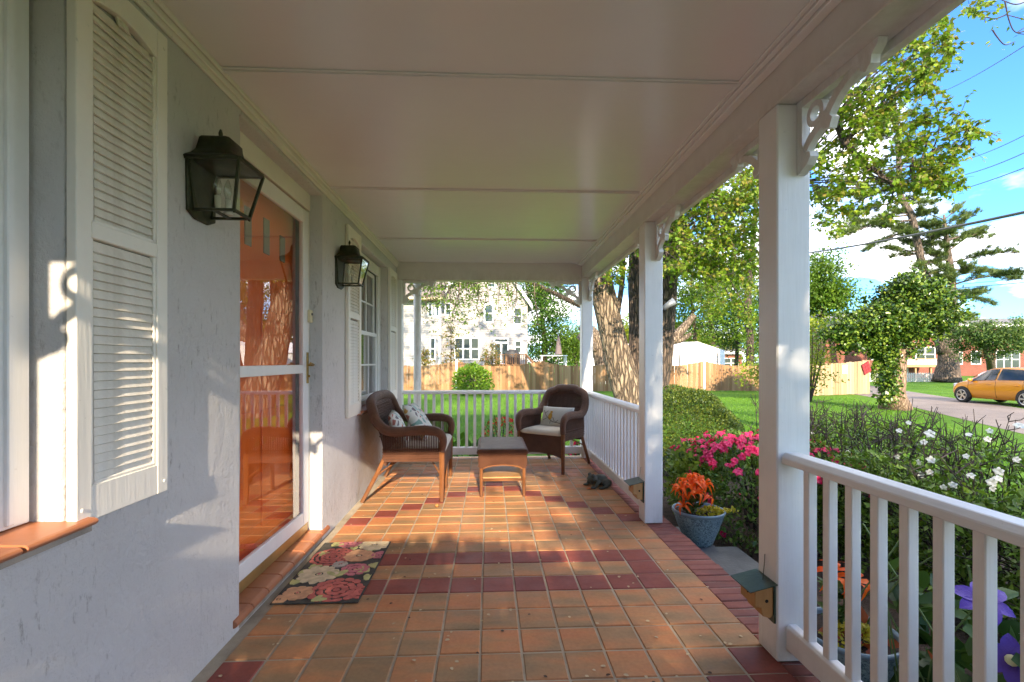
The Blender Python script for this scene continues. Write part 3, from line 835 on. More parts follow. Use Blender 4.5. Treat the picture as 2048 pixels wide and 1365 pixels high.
def cushion_mesh(w, d, h, seed=0, p=4.0, pinch=0.0, nu=28, nv=14):
    """a stuffed cushion: superellipse outline, thin edges, soft crown"""
    mb = MB(); g = random.Random(seed); k = 22
    pts = {}
    for s in (1, -1):
        for i in range(k + 1):
            for j in range(k + 1):
                u, v = -1 + 2 * i / k, -1 + 2 * j / k
                e = max(0.0, (1 - abs(u) ** p)) * max(0.0, (1 - abs(v) ** p))
                sc = 1 - pinch * (1 - abs(u)) ** .0 * 0
                x = u * w / 2 * (1 - pinch * (1 - v * v)); y = v * d / 2 * (1 - pinch * (1 - u * u))
                z = s * h / 2 * (e ** .45) * (1 + .04 * math.sin(5 * u + seed) * math.cos(4 * v + seed))
                pts[s, i, j] = (x, y, z)
    idx = {}
    for key, q in pts.items():
        idx[key] = len(mb.v); mb.v.append(q)
    for s in (1, -1):
        for i in range(k):
            for j in range(k):
                f = (idx[s, i, j], idx[s, i + 1, j], idx[s, i + 1, j + 1], idx[s, i, j + 1]); mb.f.append(f if s > 0 else f[::-1])
    return mb
def wicker_seat(name, label, cat, w, loc, rz, skirt=.17, n_str=40, dpt=.60, legs3=False):
    """front of the seat faces local -Y"""
    t = thing(name, label, cat, loc, rz)
    def L(mb, nm, mat, **k): return mb.build(nm, mat, t, local=True, **k)
    hw = w / 2; yf, yb = -dpt / 2, dpt / 2
    for s in (-1, 1):
        L(MB().tube([(s * hw, yf, .0), (s * hw, yf, .2), (s * hw, yf, .55)], [.021, .024, .026], 10), 'leg', CANE, smooth=True)
        L(MB().tube([(s * (hw - .01), yb + .17, .0), (s * (hw - .02), yb + .03, .27), (s * (hw - .03), yb - .05, .44)], [.019, .020, .020], 10), 'leg', CANE, smooth=True)
    if legs3: L(MB().tube([(0, yf + .01, .0), (0, yf + .01, .3)], .021, 10), 'leg', CANE, smooth=True)
    # skirts: front, sides, back; the front one dips at the legs
    n = 16; front = []
    for k in range(n + 1):
        q = k / n; x = -hw + w * q
        front.append((x, skirt + .05 * math.sin(math.pi * q) ** .7))
    poly = [(-hw, .435), (hw, .435)] + front[::-1]
    L(MB().prism(poly, lambda p, q: (p, yf - .012, q), lambda p, q: (p, yf + .008, q)), 'front_skirt', WICK, bevel=.004)
    for s in (-1, 1):
        sd = MB(); m_ = max(14, int(dpt / .0165))
        for k in range(m_):
            y = yf + .03 + (dpt - .06) * k / (m_ - 1)
            zt = .64 - .02 * (k / m_)
            sd.tube([(s * hw, y, .385), (s * (hw + .008), y, .5), (s * (hw + .004), y, zt)], .0062, 5)
        for z in (.40, .43, .46, .485, .625): sd.tube([(s * (hw + .004), yf + .01, z), (s * (hw + .006), 0, z), (s * (hw + .004), yb - .02, z)], .0085, 6)
        o = L(sd, 'side_weave', WICK, fix=False); o['kind'] = 'stuff'
        L(MB().prism([(yf, .37), (yb - .03, .37), (yb - .03, .455), (yf, .455)], lambda p, q: (s * hw - .008, p, q), lambda p, q: (s * hw + .010, p, q)), 'side_skirt', WICK, bevel=.004)
    L(MB().box(-hw + .02, hw - .02, yb - .05, yb - .03, .33, .45), 'back_skirt', WICK)
    L(MB().box(-hw + .015, hw - .015, yf + .015, yb - .055, .385, .405), 'seat_deck', WICK)
    br = MB()
    for s in (-1, 1):
        br.tube(catmull([(s * (hw - .015), yb + .03, .25), (s * hw * .5, yb * .5, .345), (0, 0, .372)], 5), .0085, 6)
        br.tube(catmull([(s * (hw - .01), yf + .01, .24), (s * hw * .5, yf * .5, .35), (0, 0, .372)], 5), .0085, 6)
    L(br, 'stretcher', CANE, smooth=True, fix=False)
    half = [(hw, yf + .0, .46), (hw + .006, yf - .012, .57), (hw + .012, yf + .03, .640), (hw + .014, yf + .16, .662), (hw + .012, yb - .16, .648), (hw + .004, yb - .05, .665),
            (hw - .005, yb + .04, .76), (hw - .02, yb + .09, .88), (hw - .06, yb + .125, .975), (hw - .15, yb + .14, 1.02), (hw * .4, yb + .145, 1.045)]
    half = [(x, y if z < .67 else yb + (y - yb) * .8, z if z < .67 else .665 + (z - .665) * .74) for x, y, z in half]
    path = half + [(0, yb + .118, .95)] + [(-x, y, z) for x, y, z in half[::-1]]
    pp = catmull(path, 5); n = len(pp)
    rr = [(.030 + .016 * min(1, min(i, n - 1 - i) / (n * .12))) for i in range(n)]
    L(MB().tube(pp, rr, 14), 'rolled_edge', WROLL, smooth=True)
    bk = MB()
    for k in range(n_str):
        q = -1 + 2 * (k + .5) / n_str; x = q * (hw - .055)
        ztop = .935 - .055 * abs(q) ** 5 - .01 * q * q
        bk.tube([(x * .96, yb - .035, .40), (x * .98, yb + .02, .62), (x, yb + .068, .80), (x, yb + .108, ztop)], .0058, 5)
    for z, dy in ((.47, -.02), (.60, .012), (.72, .045), (.85, .085), (.862, .088), (.874, .092)):
        bk.tube([(-hw + .03, yb + dy, z), (0, yb + dy + .006, z), (hw - .03, yb + dy, z)], .0075, 6)
    for z0, z1 in ((.40, .50), (.875, .935)):
        for k in range(6):
            z = z0 + (z1 - z0) * k / 5; dy = -.035 + (z - .4) * .265
            bk.tube([(-hw + .08, yb + dy, z), (hw - .08, yb + dy, z)], .0072, 5)
    o = L(bk, 'woven_back', WICK, fix=False); o['kind'] = 'stuff'
    c = cushion_mesh(w - .05, dpt - .02, .088, 3, 9.0)
    o = L(c, 'seat_cushion', CUSH, smooth=True); o.location = (0, -.035, .452)
    return t
wicker_seat('wicker_loveseat', 'wide brown wicker seat by the house wall with two floral pillows', 'loveseat', 1.02, (-.715, 5.03, 0), R(90), .19, 78, .56, True)
wicker_seat('wicker_armchair', 'brown wicker armchair with a bird pillow in the far corner', 'armchair', .60, (.77, 5.93, 0), R(-37), .17, 40, .55)

# low wicker table
t = thing('wicker_table', 'small low wicker table with a lower wooden shelf between the seats', 'table', (.131, 5.02, 0))
def L(mb, nm, mat, **k): return mb.build(nm, mat, t, local=True, **k)
hx, hy = .205, .345
for sx in (-1, 1):
    for sy in (-1, 1): L(MB().tube([(sx * hx, sy * hy, 0), (sx * hx, sy * hy, .33)], [.016, .018], 10), 'leg', CANE, smooth=True)
L(MB().prism([(-hx - .03, .455), (-hx - .046, .425), (-hx - .03, .402), (hx + .03, .402), (hx + .046, .425), (hx + .03, .455)], lambda p, q: (p, -hy - .04, q), lambda p, q: (p, hy + .04, q)), 'top', WICK, bevel=.008, seg=2)
TOPW = wicker('grey_brown_top_weave', (0.13, 0.09, 0.065), (0.23, 0.17, 0.125), 0.8)
L(MB().box(-hx - .01, hx + .01, -hy - .015, hy + .015, .4555, .459), 'top_panel', TOPW, bevel=.001)
for sy in (-1, 1):
    n = 14; arc = [(-hx + .015 + (2 * hx - .03) * k / n, .275 + .035 * math.sin(math.pi * k / n) ** .6) for k in range(n + 1)]
    L(MB().prism([(-hx - .018, .401), (hx + .018, .401), (hx + .018, .272)] + arc[::-1] + [(-hx - .018, .272)], lambda p, q: (p, sy * (hy + .012), q), lambda p, q: (p, sy * (hy + .030), q)), 'apron', WICK, bevel=.002)
    L(MB().tube([(x, sy * (hy + .022), z - .006) for x, z in arc], .009, 6), 'apron_edge', CANE, smooth=True)
for sx in (-1, 1): L(MB().box(sx * (hx + .019) - .009, sx * (hx + .019) + .009, -hy - .011, hy + .011, .285, .401), 'apron', WICK)
SHW = painted('honey_shelf_wood', (0.46, 0.25, 0.10), 0.4, 'X')
L(MB().prism([(-hx + .01, -.15), (hx - .01, -.15)] + [(hx - .01 - (2 * hx - .02) * k / 10, .15 + .05 * math.sin(math.pi * k / 10)) for k in range(11)], lambda p, q: (p, q * 1.5 - .04, .150), lambda p, q: (p, q * 1.5 - .04, .166)), 'shelf', SHW, bevel=.003)
for sy in (-1, 1): L(MB().tube([(-hx, sy * hy * .93, .150), (hx, sy * hy * .93, .150)], .012, 8), 'shelf_rail', CANE, smooth=True)

# pillows
FLOR = M('floral_print_cloth'); v = FLOR.coord('Object', (1, 1, .35))
cellc = FLOR.vor(v, 17, out='Color'); sepc = FLOR.node('ShaderNodeSeparateColor'); FLOR.link(cellc, sepc.inputs[0])
pal = FLOR.ramp(sepc.outputs[0], [(0.0, (0.62, 0.60, 0.52)), (0.28, (0.16, 0.30, 0.26)), (0.42, (0.50, 0.26, 0.035)), (0.54, (0.36, 0.085, 0.05)), (0.66, (0.66, 0.63, 0.56)), (0.80, (0.30, 0.46, 0.43)), (0.9, (0.14, 0.11, 0.12))], 'CONSTANT')
edge = FLOR.vor(v, 17, 'DISTANCE_TO_EDGE')
vein = FLOR.wave(v, 60, 3, 2, 'DIAGONAL' if False else 'X')
petal = FLOR.mix(FLOR.math('MULTIPLY', FLOR.ramp(vein, [(0.8, 0.0), (0.9, 1.0)]), 0.35), pal, (0.68, 0.65, 0.58))
FLOR.col(FLOR.mix(FLOR.ramp(edge, [(0.10, 0.0), (0.13, 1.0)]), (0.66, 0.64, 0.58), petal)).rough(0.9)
FLOR.bump(FLOR.noise(FLOR.coord('Object'), 200, 2), 0.2, 0.002)
def pillow(label, loc, rot, w, d, h, mat, seed, p=2.6, pinch=.04):
    o = cushion_mesh(w, d, h, seed, p, pinch).build('throw_pillow', mat, None, smooth=True)
    o.location = loc; o.rotation_euler = rot
    tag(o, label, 'pillow', 'throw pillows on the wicker seats'); return o
pillow('floral pillow nearer the arm of the wicker loveseat', (-.875, 4.77, .645), (R(2), R(66), R(10)), .36, .38, .13, FLOR.m, 1)
pillow('floral pillow behind, toward the middle of the wicker loveseat', (-.735, 5.16, .665), (R(-4), R(56), R(-8)), .44, .45, .15, FLOR.m, 4)
BP = simple('oatmeal_linen', (0.56, 0.53, 0.45), 0.95, 0.08, 5, 0.3, 260, bdist=0.002)
bp = pillow('oblong oatmeal pillow with a small yellow bird on a twig', (.84, 6.0, .60), (R(68), 0, R(-37)), .44, .27, .12, BP, 2)
BIRD = simple('mustard_bird_print', (0.50, 0.27, 0.035), 0.9); TWIG = simple('dark_twig_print', (0.07, 0.06, 0.03), 0.9)
def surf_z(u, v_, w=.44, d=.27, h=.12, p=2.6): return h / 2 * ((max(0, 1 - abs(2 * u / w) ** p) * max(0, 1 - abs(2 * v_ / d) ** p)) ** .45) * 1.05 + .002
def print_poly(pts, nm, mat):
    c = (sum(p[0] for p in pts) / len(pts), sum(p[1] for p in pts) / len(pts))
    vs = [(x, y, surf_z(x, y)) for x, y in pts] + [(c[0], c[1], surf_z(*c))]
    MB().add(vs, [(i, (i + 1) % len(pts), len(pts)) for i in range(len(pts))]).build(nm, mat, bp, local=True, fix=False)
print_poly([(-.06 + .028 * math.cos(a) * 1.0, -.01 + .045 * math.sin(a)) for a in [k * math.pi / 8 for k in range(16)]], 'bird_body', BIRD)
print_poly([(-.052 + .018 * math.cos(a), .045 + .017 * math.sin(a)) for a in [k * math.pi / 6 for k in range(12)]], 'bird_head', BIRD)
tw = [((-.17, .07), (-.12, -.005)), ((-.12, -.005), (-.02, -.075)), ((-.10, -.03), (-.16, -.06)), ((-.02, -.075), (.10, -.09)), ((-.045, -.06), (-.055, -.10)), ((-.14, .03), (-.10, .06)), ((.02, -.08), (.06, -.05)), ((-.02, -.02), (.01, -.07))]
for k, (a, b) in enumerate(tw):
    n = 5; l = [(a[0] + (b[0] - a[0]) * i / n, a[1] + (b[1] - a[1]) * i / n) for i in range(n + 1)]
    dx, dy = b[0] - a[0], b[1] - a[1]; m_ = math.hypot(dx, dy); ox, oy = -dy / m_ * .003, dx / m_ * .003
    mb = MB()
    for i in range(n):
        (x0, y0), (x1, y1) = l[i], l[i + 1]
        mb.quad(*[(x, y, surf_z(x, y) + .0015) for x, y in ((x0 - ox, y0 - oy), (x1 - ox, y1 - oy), (x1 + ox, y1 + oy), (x0 + ox, y0 + oy))])
    mb.build('twig_print', TWIG, bp, local=True, fix=False)

# ---------------------------------------------------------------- door mat
MATB = simple('charcoal_mat_rubber', (0.055, 0.050, 0.040), 0.95, 0.3, 40, 0.5, 200)
mx0, mx1, my0, my1 = -1.165, -.70, 2.645, 3.52
mt = thing('doormat', 'flat doormat with coral, peach and cream flowers on black', 'doormat', ((mx0 + mx1) / 2, (my0 + my1) / 2, 0))
MB().box(mx0, mx1, my0, my1, .001, .0085).build('mat_base', MATB, mt, .002)
def petal_poly(cx, cy, a, r0, r1, wd, n=5):
    pts = []
    for k in range(n + 1):
        q = k / n; pts.append((r0 + (r1 - r0) * q, -wd * math.sin(math.pi * (.15 + .75 * q)) ** .8))
    for k in range(n, -1, -1):
        q = k / n; pts.append((r0 + (r1 - r0) * q, wd * math.sin(math.pi * (.15 + .75 * q)) ** .8))
    ca, sa = math.cos(a), math.sin(a)
    return [(cx + x * ca - y * sa, cy + x * sa + y * ca) for x, y in pts]
def clampm(p): return (min(mx1 - .008, max(mx0 + .008, p[0])), min(my1 - .008, max(my0 + .008, p[1])))
MATC = {n: simple('mat_' + n, c, 0.95, 0.22, 25, 0.6, 180, bdist=0.003) for n, c in dict(coral=(0.50, 0.13, 0.10), pink=(0.50, 0.16, 0.17), peach=(0.62, 0.33, 0.17), cream=(0.62, 0.50, 0.31), leaf=(0.45, 0.43, 0.17), grey=(0.42, 0.37, 0.30)).items()}
def mat_poly(mb, pts, z=.0115):
    pts = [clampm(p) for p in pts]; n = len(pts); z += rnd.uniform(0, .0012)
    mb.add([(x, y, .0084) for x, y in pts] + [(x, y, z) for x, y in pts], [tuple(range(n, 2 * n))] + [(i, (i + 1) % n, n + (i + 1) % n, n + i) for i in range(n)])
def mat_flower(cx, cy, R_, col, n, layers=1, core=None, wd=.48, ph=0.0):
    mb = MB(); r0 = .16 * R_
    for l in range(layers):
        ra, rb = r0 + (R_ - r0) * l / layers, r0 + (R_ - r0) * (l + 1) / layers
        m_ = n + 3 * l
        for k in range(m_):
            a = ph + 2 * math.pi * (k + .5 * (l % 2)) / m_ + rnd.uniform(-.06, .06)
            rr = rb * rnd.uniform(.9, 1.03)
            mat_poly(mb, petal_poly(cx, cy, a, ra + .004, rr, math.pi * rb / m_ * .90 * (1 if layers > 1 else wd / .42)))
    mat_poly(mb, [(cx + r0 * .8 * math.cos(a), cy + r0 * .8 * math.sin(a)) for a in [k * math.pi / 5 for k in range(10)]])
    mb.build('flower', MATC[col], mt, fix=False)
    if core:
        m2 = MB(); mat_poly(m2, [(cx + r0 * .5 * math.cos(a), cy + r0 * .5 * math.sin(a)) for a in [k * math.pi / 4 for k in range(8)]], .0125); m2.build('flower_centre', MATC[core], mt, fix=False)
W_, H_ = mx1 - mx0, my1 - my0
def MP(u, v_): return (mx0 + W_ * u, my0 + H_ * v_)
mat_flower(*MP(.66, .16), .150, 'coral', 9, 3); mat_flower(*MP(.30, .70), .145, 'coral', 9, 4)
mat_flower(*MP(.30, .40), .125, 'cream', 12, 1, 'pink'); mat_flower(*MP(.22, .13), .085, 'peach', 8, 1, 'coral')
mat_flower(*MP(.72, .47), .088, 'pink', 7, 2); mat_flower(*MP(.66, .71), .105, 'peach', 6, 1, 'cream')
mat_flower(*MP(.78, .93), .110, 'cream', 12, 1, 'grey'); mat_flower(*MP(.40, .97), .085, 'pink', 8, 2)
mat_flower(*MP(.95, .72), .06, 'pink', 7, 2); mat_flower(*MP(.97, .12), .075, 'coral', 7, 2); mat_flower(*MP(.06, .05), .05, 'peach', 4, 1)
mat_flower(*MP(.48, .56), .05, 'grey', 7, 1)
lf = MB()
for u, v_, a, r in ((.52, .36, 1.0, .10), (.50, .38, 2.4, .07), (.90, .42, 2.0, .11), (.88, .55, -.6, .10), (.93, .30, .8, .09), (.06, .25, 1.2, .09), (.10, .50, .5, .08), (.14, .93, .3, .10), (.08, .80, -1.2, .08), (.04, .40, 1.4, .07), (.45, .03, .1, .08), (.85, .82, 2.5, .08), (.5, .83, 1.2, .06), (.97, .95, 2.5, .06)):
    x, y = MP(u, v_); mat_poly(lf, petal_poly(x, y, a, -.0, r, r * .26))
    mat_poly(lf, petal_poly(x, y, a + .75, .02, r * .8, r * .2))
o = lf.build('leaf_pattern', MATC['leaf'], mt, fix=False); o['kind'] = 'stuff'

# ---------------------------------------------------------------- small things on the porch
PINE = painted('bare_pine_box', (0.47, 0.25, 0.085), 0.6, 'Z'); GRM = simple('dark_green_sheet_metal', (0.055, 0.085, 0.062), 0.35, 0.25, 18, 0.15, 80, metallic=0.5)
DARK = simple('black_hole', (0.01, 0.008, 0.006), 0.9)
def bee_trap(label, yc, zc):
    t = thing('bee_trap', label, 'bee trap box', (1.239, yc, zc), group='small pine boxes on the posts')
    def L(mb, nm, mat, **k): return mb.build(nm, mat, t, local=True, **k)
    w, dp = .062, .088
    side = [(-dp, -.055), (-dp * .72, -.060), (-dp * .62, -.095), (-dp * .25, -.105), (-.008, -.095), (-.008, .042), (-dp, .020)]
    L(MB().prism(side, lambda p, q: (p, -w, q), lambda p, q: (p, w, q)), 'box', PINE, bevel=.002)
    L(MB().prism([(-.008, -.125), (0, -.125), (0, .05), (-.008, .05)], lambda p, q: (p, -w - .006, q), lambda p, q: (p, w + .006, q)), 'back_plate', GRM)
    L(MB().prism([(-dp - .035, .016), (.0, .046), (.0, .050), (-dp - .035, .020)], lambda p, q: (p, -w - .022, q), lambda p, q: (p, w + .022, q)), 'roof', GRM)
    for y, x in ((-w - .0012, -dp * .42),):
        o = L(MB().lathe([(0, .0), (.0075, .0), (.0075, -.004)], n=12), 'entry_hole', DARK); o.location = (x, y, -.03); o.rotation_euler = (R(90), 0, 0)
    o = L(MB().lathe([(0, .0), (.0075, .0), (.0075, -.004)], n=12), 'entry_hole', DARK); o.location = (-dp - .0012, 0, -.012); o.rotation_euler = (0, R(-90), 0)
    L(MB().tube([(-.03, -.02, .044), (-.012, .0, .10), (-.002, .012, .145)], .0016, 5), 'wire', GRM)
    return t
bee_trap('small pine box with green metal roof on the nearest post', 2.118, .288)
bee_trap('small pine box with green metal roof on the middle post', 3.908, .288)
# frog statue
FROGM = simple('grey_green_cast_stone', (0.060, 0.072, 0.062), 0.75, 0.4, 14, 0.5, 50, bdist=0.006)
fb = MB()
fb.ball((.02, 0, .065), (.085, .068, .058)); fb.ball((-.075, 0, .085), (.055, .055, .040)); fb.ball((-.085, .035, .122), .020); fb.ball((-.085, -.035, .122), .020)
for s in (-1, 1):
    fb.ball((.055, s * .070, .045), (.062, .030, .042)); fb.tube(catmull([(-.03, s * .06, .07), (-.065, s * .082, .045), (-.085, s * .075, .012)], 5), [.024, .018, .016], 8)
    fb.ball((-.105, s * .078, .012), (.034, .024, .012)); fb.tube(catmull([(.09, s * .085, .04), (.04, s * .105, .02), (-.02, s * .112, .012)], 5), [.02, .016, .014], 8); fb.ball((-.035, s * .115, .010), (.035, .022, .010))
frog = fb.build('frog_statue', FROGM, None, smooth=True, fix=False)
rm = frog.modifiers.new('remesh', 'REMESH'); rm.mode = 'VOXEL'; rm.voxel_size = .006; rm.use_smooth_shade = True
frog.location = (1.135, 5.00, 0.0); frog.rotation_euler = (0, 0, R(18))
tag(frog, 'dark grey stone frog crouching on the tiles by the side railing', 'statue')
# acorn, fallen leaf, seed litter
ac = MB().lathe([(0, 0), (.010, .004), (.013, .014), (.012, .024)], n=12).lathe([(.0145, .022), (.015, .028), (.010, .036), (.002, .039), (.0015, .046), (0, .046)], n=12).build('acorn', simple('acorn_brown', (0.38, 0.17, 0.045), 0.45), None, smooth=True, fix=False)
ac.location = (-.476, 4.37, 0.012); ac.rotation_euler = (R(82), 0, R(40)); tag(ac, 'single brown acorn on the sunlit tiles near the loveseat leg', 'acorn')
ol = leaves('fallen_leaf', [(.97, 4.87, .006)], .10, 'oval', simple('orange_dry_leaf', (0.50, 0.13, 0.025), 0.7), None, up=4, seed=3, dirs=[(1, .1, 0)], jitter=.05)
tag(ol, 'orange dry leaf lying on the tiles beside the frog', 'leaf')
g = np.random.default_rng(5)
n = 190; pts = np.stack([g.uniform(-1.1, 1.25, n), 1.9 + 4.5 * g.random(n) ** 1.5, np.full(n, .0035)], 1)
l = leaves('seed_litter', pts[:130], .020, 'round', simple('pale_husks', (0.52, 0.40, 0.24), 0.8), None, up=4, seed=9, flat=0.0, dirs=np.stack([g.normal(size=130), g.normal(size=130), np.zeros(130)], 1), jitter=.1); l['kind'] = 'stuff'
l = leaves('leaf_bits', pts[162:], .020, 'round', simple('dark_bits', (0.07, 0.035, 0.02), 0.8), None, up=4, seed=10, dirs=np.stack([g.normal(size=28), g.normal(size=28), np.zeros(28)], 1), jitter=.1); l['kind'] = 'stuff'
# floodlight on the middle post
GREYP = simple('grey_fixture_metal', (0.33, 0.36, 0.38), 0.4, 0.1, 6, metallic=0.3)
fl = thing('floodlight', 'grey floodlight arm sticking out from the middle post', 'floodlight', (1.389, 3.90, 1.72))
MB().obox((1.393, 3.90, 1.72), (.004, 0, 0), (0, .035, 0), (0, 0, .045)).build('mount', GREYP, fl, .002)
MB().tube([(1.397, 3.90, 1.72), (1.425, 3.90, 1.735)], .012, 10).build('knuckle', GREYP, fl, smooth=True)
MB().tube([(1.418, 3.90, 1.725), (1.455, 3.89, 1.755), (1.500, 3.88, 1.785)], [.020, .024, .031], 14).build('lamp_head', GREYP, fl, smooth=True)

# ---------------------------------------------------------------- flower pots, lilies, creeping plant
POTM = M('blue_glazed_relief'); v = POTM.coord('Object')
e = POTM.vor(v, 58, 'F1'); e2 = POTM.noise(v, 70, 3, 0.6, 1.5)
pat = POTM.ramp(e2, [(0.47, 0.0), (0.52, 1.0)])
POTM.col(POTM.mix(pat, (0.085, 0.135, 0.165), (0.27, 0.37, 0.39))).rough(0.35); POTM.bump(pat, 0.4, 0.003)
POTR = simple('blue_glaze_rim', (0.17, 0.235, 0.27), 0.3, 0.15, 8)
POTSOIL = simple('potting_soil', (0.030, 0.018, 0.011), 0.95, 0.4, 40, 1.0, 120, bdist=0.01)
def pot(label, x, y, z, r, h):
    t = thing('flower_pot', label, 'flower pot', (x, y, z), group='blue glazed flower pots')
    def L(mb, nm, mat, **k): return mb.build(nm, mat, t, local=True, **k)
    L(MB().lathe([(0, .0), (r * .52, .0), (r * .55, .012), (r * .62, h * .2), (r * .78, h * .5), (r * .90, h * .78), (r * .95, h * .9)], n=40), 'body', POTM.m, smooth=True)
    L(MB().lathe([(r * .95, h * .89), (r * .99, h * .92), (r * 1.0, h * .97), (r * .985, h), (r * .94, h), (r * .92, h * .95), (r * .90, h * .8)], n=40), 'rim', POTR, smooth=True)
    L(MB().lathe([(r * .915, h * .90), (r * .5, h * .915), (0, h * .93)], n=24), 'soil', POTSOIL, smooth=True)
    return t
P1 = pot('blue glazed pot with orange lilies on the stone step', 1.690, 3.86, -.17, .205, .275)
P2 = pot('blue glazed pot half hidden behind the near railing balusters', 1.62, 2.12, -.17, .205, .26)
LILY = leafmat('orange_lily_petal', [(0.88, 0.095, 0.006), (0.95, 0.16, 0.010), (0.90, 0.12, 0.008)], 0.4)
LILF = leafmat('lily_leaf', [(0.05, 0.10, 0.02), (0.09, 0.16, 0.03)], 0.3)
STEM = simple('green_stem', (0.10, 0.16, 0.04), 0.6)
def flower_mesh(n, L_, wd, droop, cup=.35, tip=1.0):
    mb = MB()
    for k in range(n):
        a = 2 * math.pi * k / n + (.12 if k % 2 else 0); ca, sa = math.cos(a), math.sin(a); Lk = L_ * (1 if k % 2 else .93); wk = wd * (1 if k % 2 else .85)
        rows = []
        for i in range(6):
            q = i / 5; r = Lk * (q ** .9); z = Lk * (cup * math.sin(math.pi * min(1, q * .95)) * 1.0 - droop * q * q)
            ww = wk * math.sin(math.pi * (.10 + .88 * q)) ** .8 * (tip if q > .9 else 1)
            rows.append([(r, -ww, z + .12 * ww), (r, 0, z - .1 * ww), (r, ww, z + .12 * ww)])
        b = len(mb.v)
        for rw in rows:
            for x, y, z in rw: mb.v.append((x * ca - y * sa, x * sa + y * ca, z))
        for i in range(5):
            for j in range(2): mb.f.append((b + i * 3 + j, b + i * 3 + j + 1, b + (i + 1) * 3 + j + 1, b + (i + 1) * 3 + j))
    return mb
def lily(label, x, y, z, blooms, seed):
    g_ = random.Random(seed)
    t = thing('lily_plant', label, 'lily', (x, y, z), group='orange lilies in the blue pots')
    fm = None
    st = MB()
    for (dx, dy, dz, rx, ry) in blooms:
        st.tube(catmull([(dx * .2, dy * .2, 0), (dx * .5, dy * .5, dz * .6), (dx, dy, dz)], 4), [.006, .004], 6)
        if fm is None: fm = flower_mesh(6, .092, .0135, .34, .62, .35).build('bloom', LILY, t, local=True, smooth=True, fix=False); o = fm
        else: o = inst(fm, t)
        o.location = (dx, dy, dz); o.rotation_euler = (.75 * max(-.9, rx) + .1, .8 * ry, g_.uniform(0, 6)); sc_ = g_.uniform(.85, 1.1); o.scale = (sc_, sc_, sc_)
        sm = MB()
    st.build('stems', STEM, t, local=True, smooth=True, fix=False)
    pts, ds = [], []
    for k in range(60):
        b = g_.choice(blooms); q = g_.uniform(.1, .85); a = g_.uniform(0, 6.28)
        pts.append((b[0] * q, b[1] * q, b[2] * q)); ds.append((math.cos(a), math.sin(a), .5))
    leaves('leaves', pts, .075, 'oval', LILF, t, up=.3, seed=seed, dirs=ds, jitter=.3, off=(0, 0, 0))
    return t
lily('cluster of orange lilies blooming in the pot on the step', 1.615, 3.84, .075, [(-.075, -.03, .20, -.5, -.5), (-.01, -.05, .225, -.6, .1), (.05, -.02, .245, -.4, .3), (.085, -.04, .20, -.8, .5), (.03, .03, .27, -.2, .1), (-.05, -.08, .13, -1.2, -.3), (.075, -.09, .14, -1.2, .5), (-.11, .01, .17, -.3, -.9), (.0, -.07, .17, -1.0, 0), (.05, .05, .24, .2, .5), (-.035, .03, .235, .0, -.4), (.11, .01, .225, -.2, .9), (-.085, -.08, .075, -1.5, -.4)], 3)
lily('single orange lily bloom seen between balusters of the near railing', 1.60, 2.15, .065, [(-.05, .0, .25, -.9, .5), (.03, -.02, .235, -.7, .9)], 5)
CREEP = leafmat('golden_creeper', [(0.42, 0.36, 0.02), (0.55, 0.43, 0.025), (0.34, 0.34, 0.03)], 0.3)
def creeper(label, c, r, n, seed, spill):
    g_ = np.random.default_rng(seed); a = g_.uniform(0, 6.28, n); q = np.sqrt(g_.random(n))
    x = r * q * np.cos(a) * 1.2; y = r * q * np.sin(a) * .8; z = .055 * (1 - q * q) + g_.uniform(0, .025, n)
    m_ = int(n * .25); x[:m_] = g_.uniform(.0, spill, m_); y[:m_] = g_.normal(0, .02, m_); z[:m_] = .045 + .012 * np.sin(x[:m_] * 40) - np.maximum(0, x[:m_] - spill * .7) * .25
    o = leaves('creeping_plant', np.stack([x, y, z], 1), .024, 'round', CREEP, None, up=.5, seed=seed); o.location = c; tag(o, label, 'creeping plant', 'golden creeping plants in the pots'); return o
creeper('yellow green creeping plant spilling over the rim beside the lilies', (1.755, 3.79, .068), .095, 420, 4, .20)
creeper('yellow green creeping plant in the pot behind the railing', (1.60, 2.08, .06), .11, 300, 6, .12)
red = leaves('bronze_foliage', np.random.default_rng(3).normal(size=(40, 3)) * (.07, .07, .02) + (1.64, 2.06, .085), .07, 'oval', leafmat('rusty_leaf', [(0.35, 0.07, 0.03), (0.45, 0.12, 0.04)], .3), None, up=.3, seed=4)
tag(red, 'few rusty red leaves in the pot behind the near railing', 'plant')
# ---------------------------------------------------------------- vegetation builders
BARK_M = bark('silver_maple_bark', (0.075, 0.052, 0.034), (0.36, 0.27, 0.18), 1.0, 0.09)
BARK_D = bark('dark_shaggy_bark', (0.035, 0.026, 0.020), (0.17, 0.12, 0.085), 1.2, 0.08)
BARK_P = bark('pine_bark', (0.06, 0.045, 0.035), (0.22, 0.165, 0.125), 0.8, 0.06)
BARK_I = bark('weathered_stump_bark', (0.16, 0.10, 0.06), (0.42, 0.29, 0.19), 1.6, 0.04)
TWIGD = simple('dark_twig_bark', (0.040, 0.030, 0.026), 0.9, 0.3, 20)
MAPLE_L = leafmat('young_maple_leaf', [(0.12, 0.23, 0.014), (0.20, 0.31, 0.020), (0.27, 0.36, 0.028), (0.09, 0.19, 0.014), (0.14, 0.24, 0.015), (0.27, 0.22, 0.04), (0.11, 0.20, 0.014)], 0.42)
MID_L = leafmat('fresh_green_leaf', [(0.055, 0.12, 0.012), (0.10, 0.19, 0.018), (0.16, 0.25, 0.02)], 0.4)
DEEP_L = leafmat('deep_green_leaf', [(0.025, 0.075, 0.008), (0.045, 0.12, 0.012), (0.075, 0.17, 0.015)], 0.3)
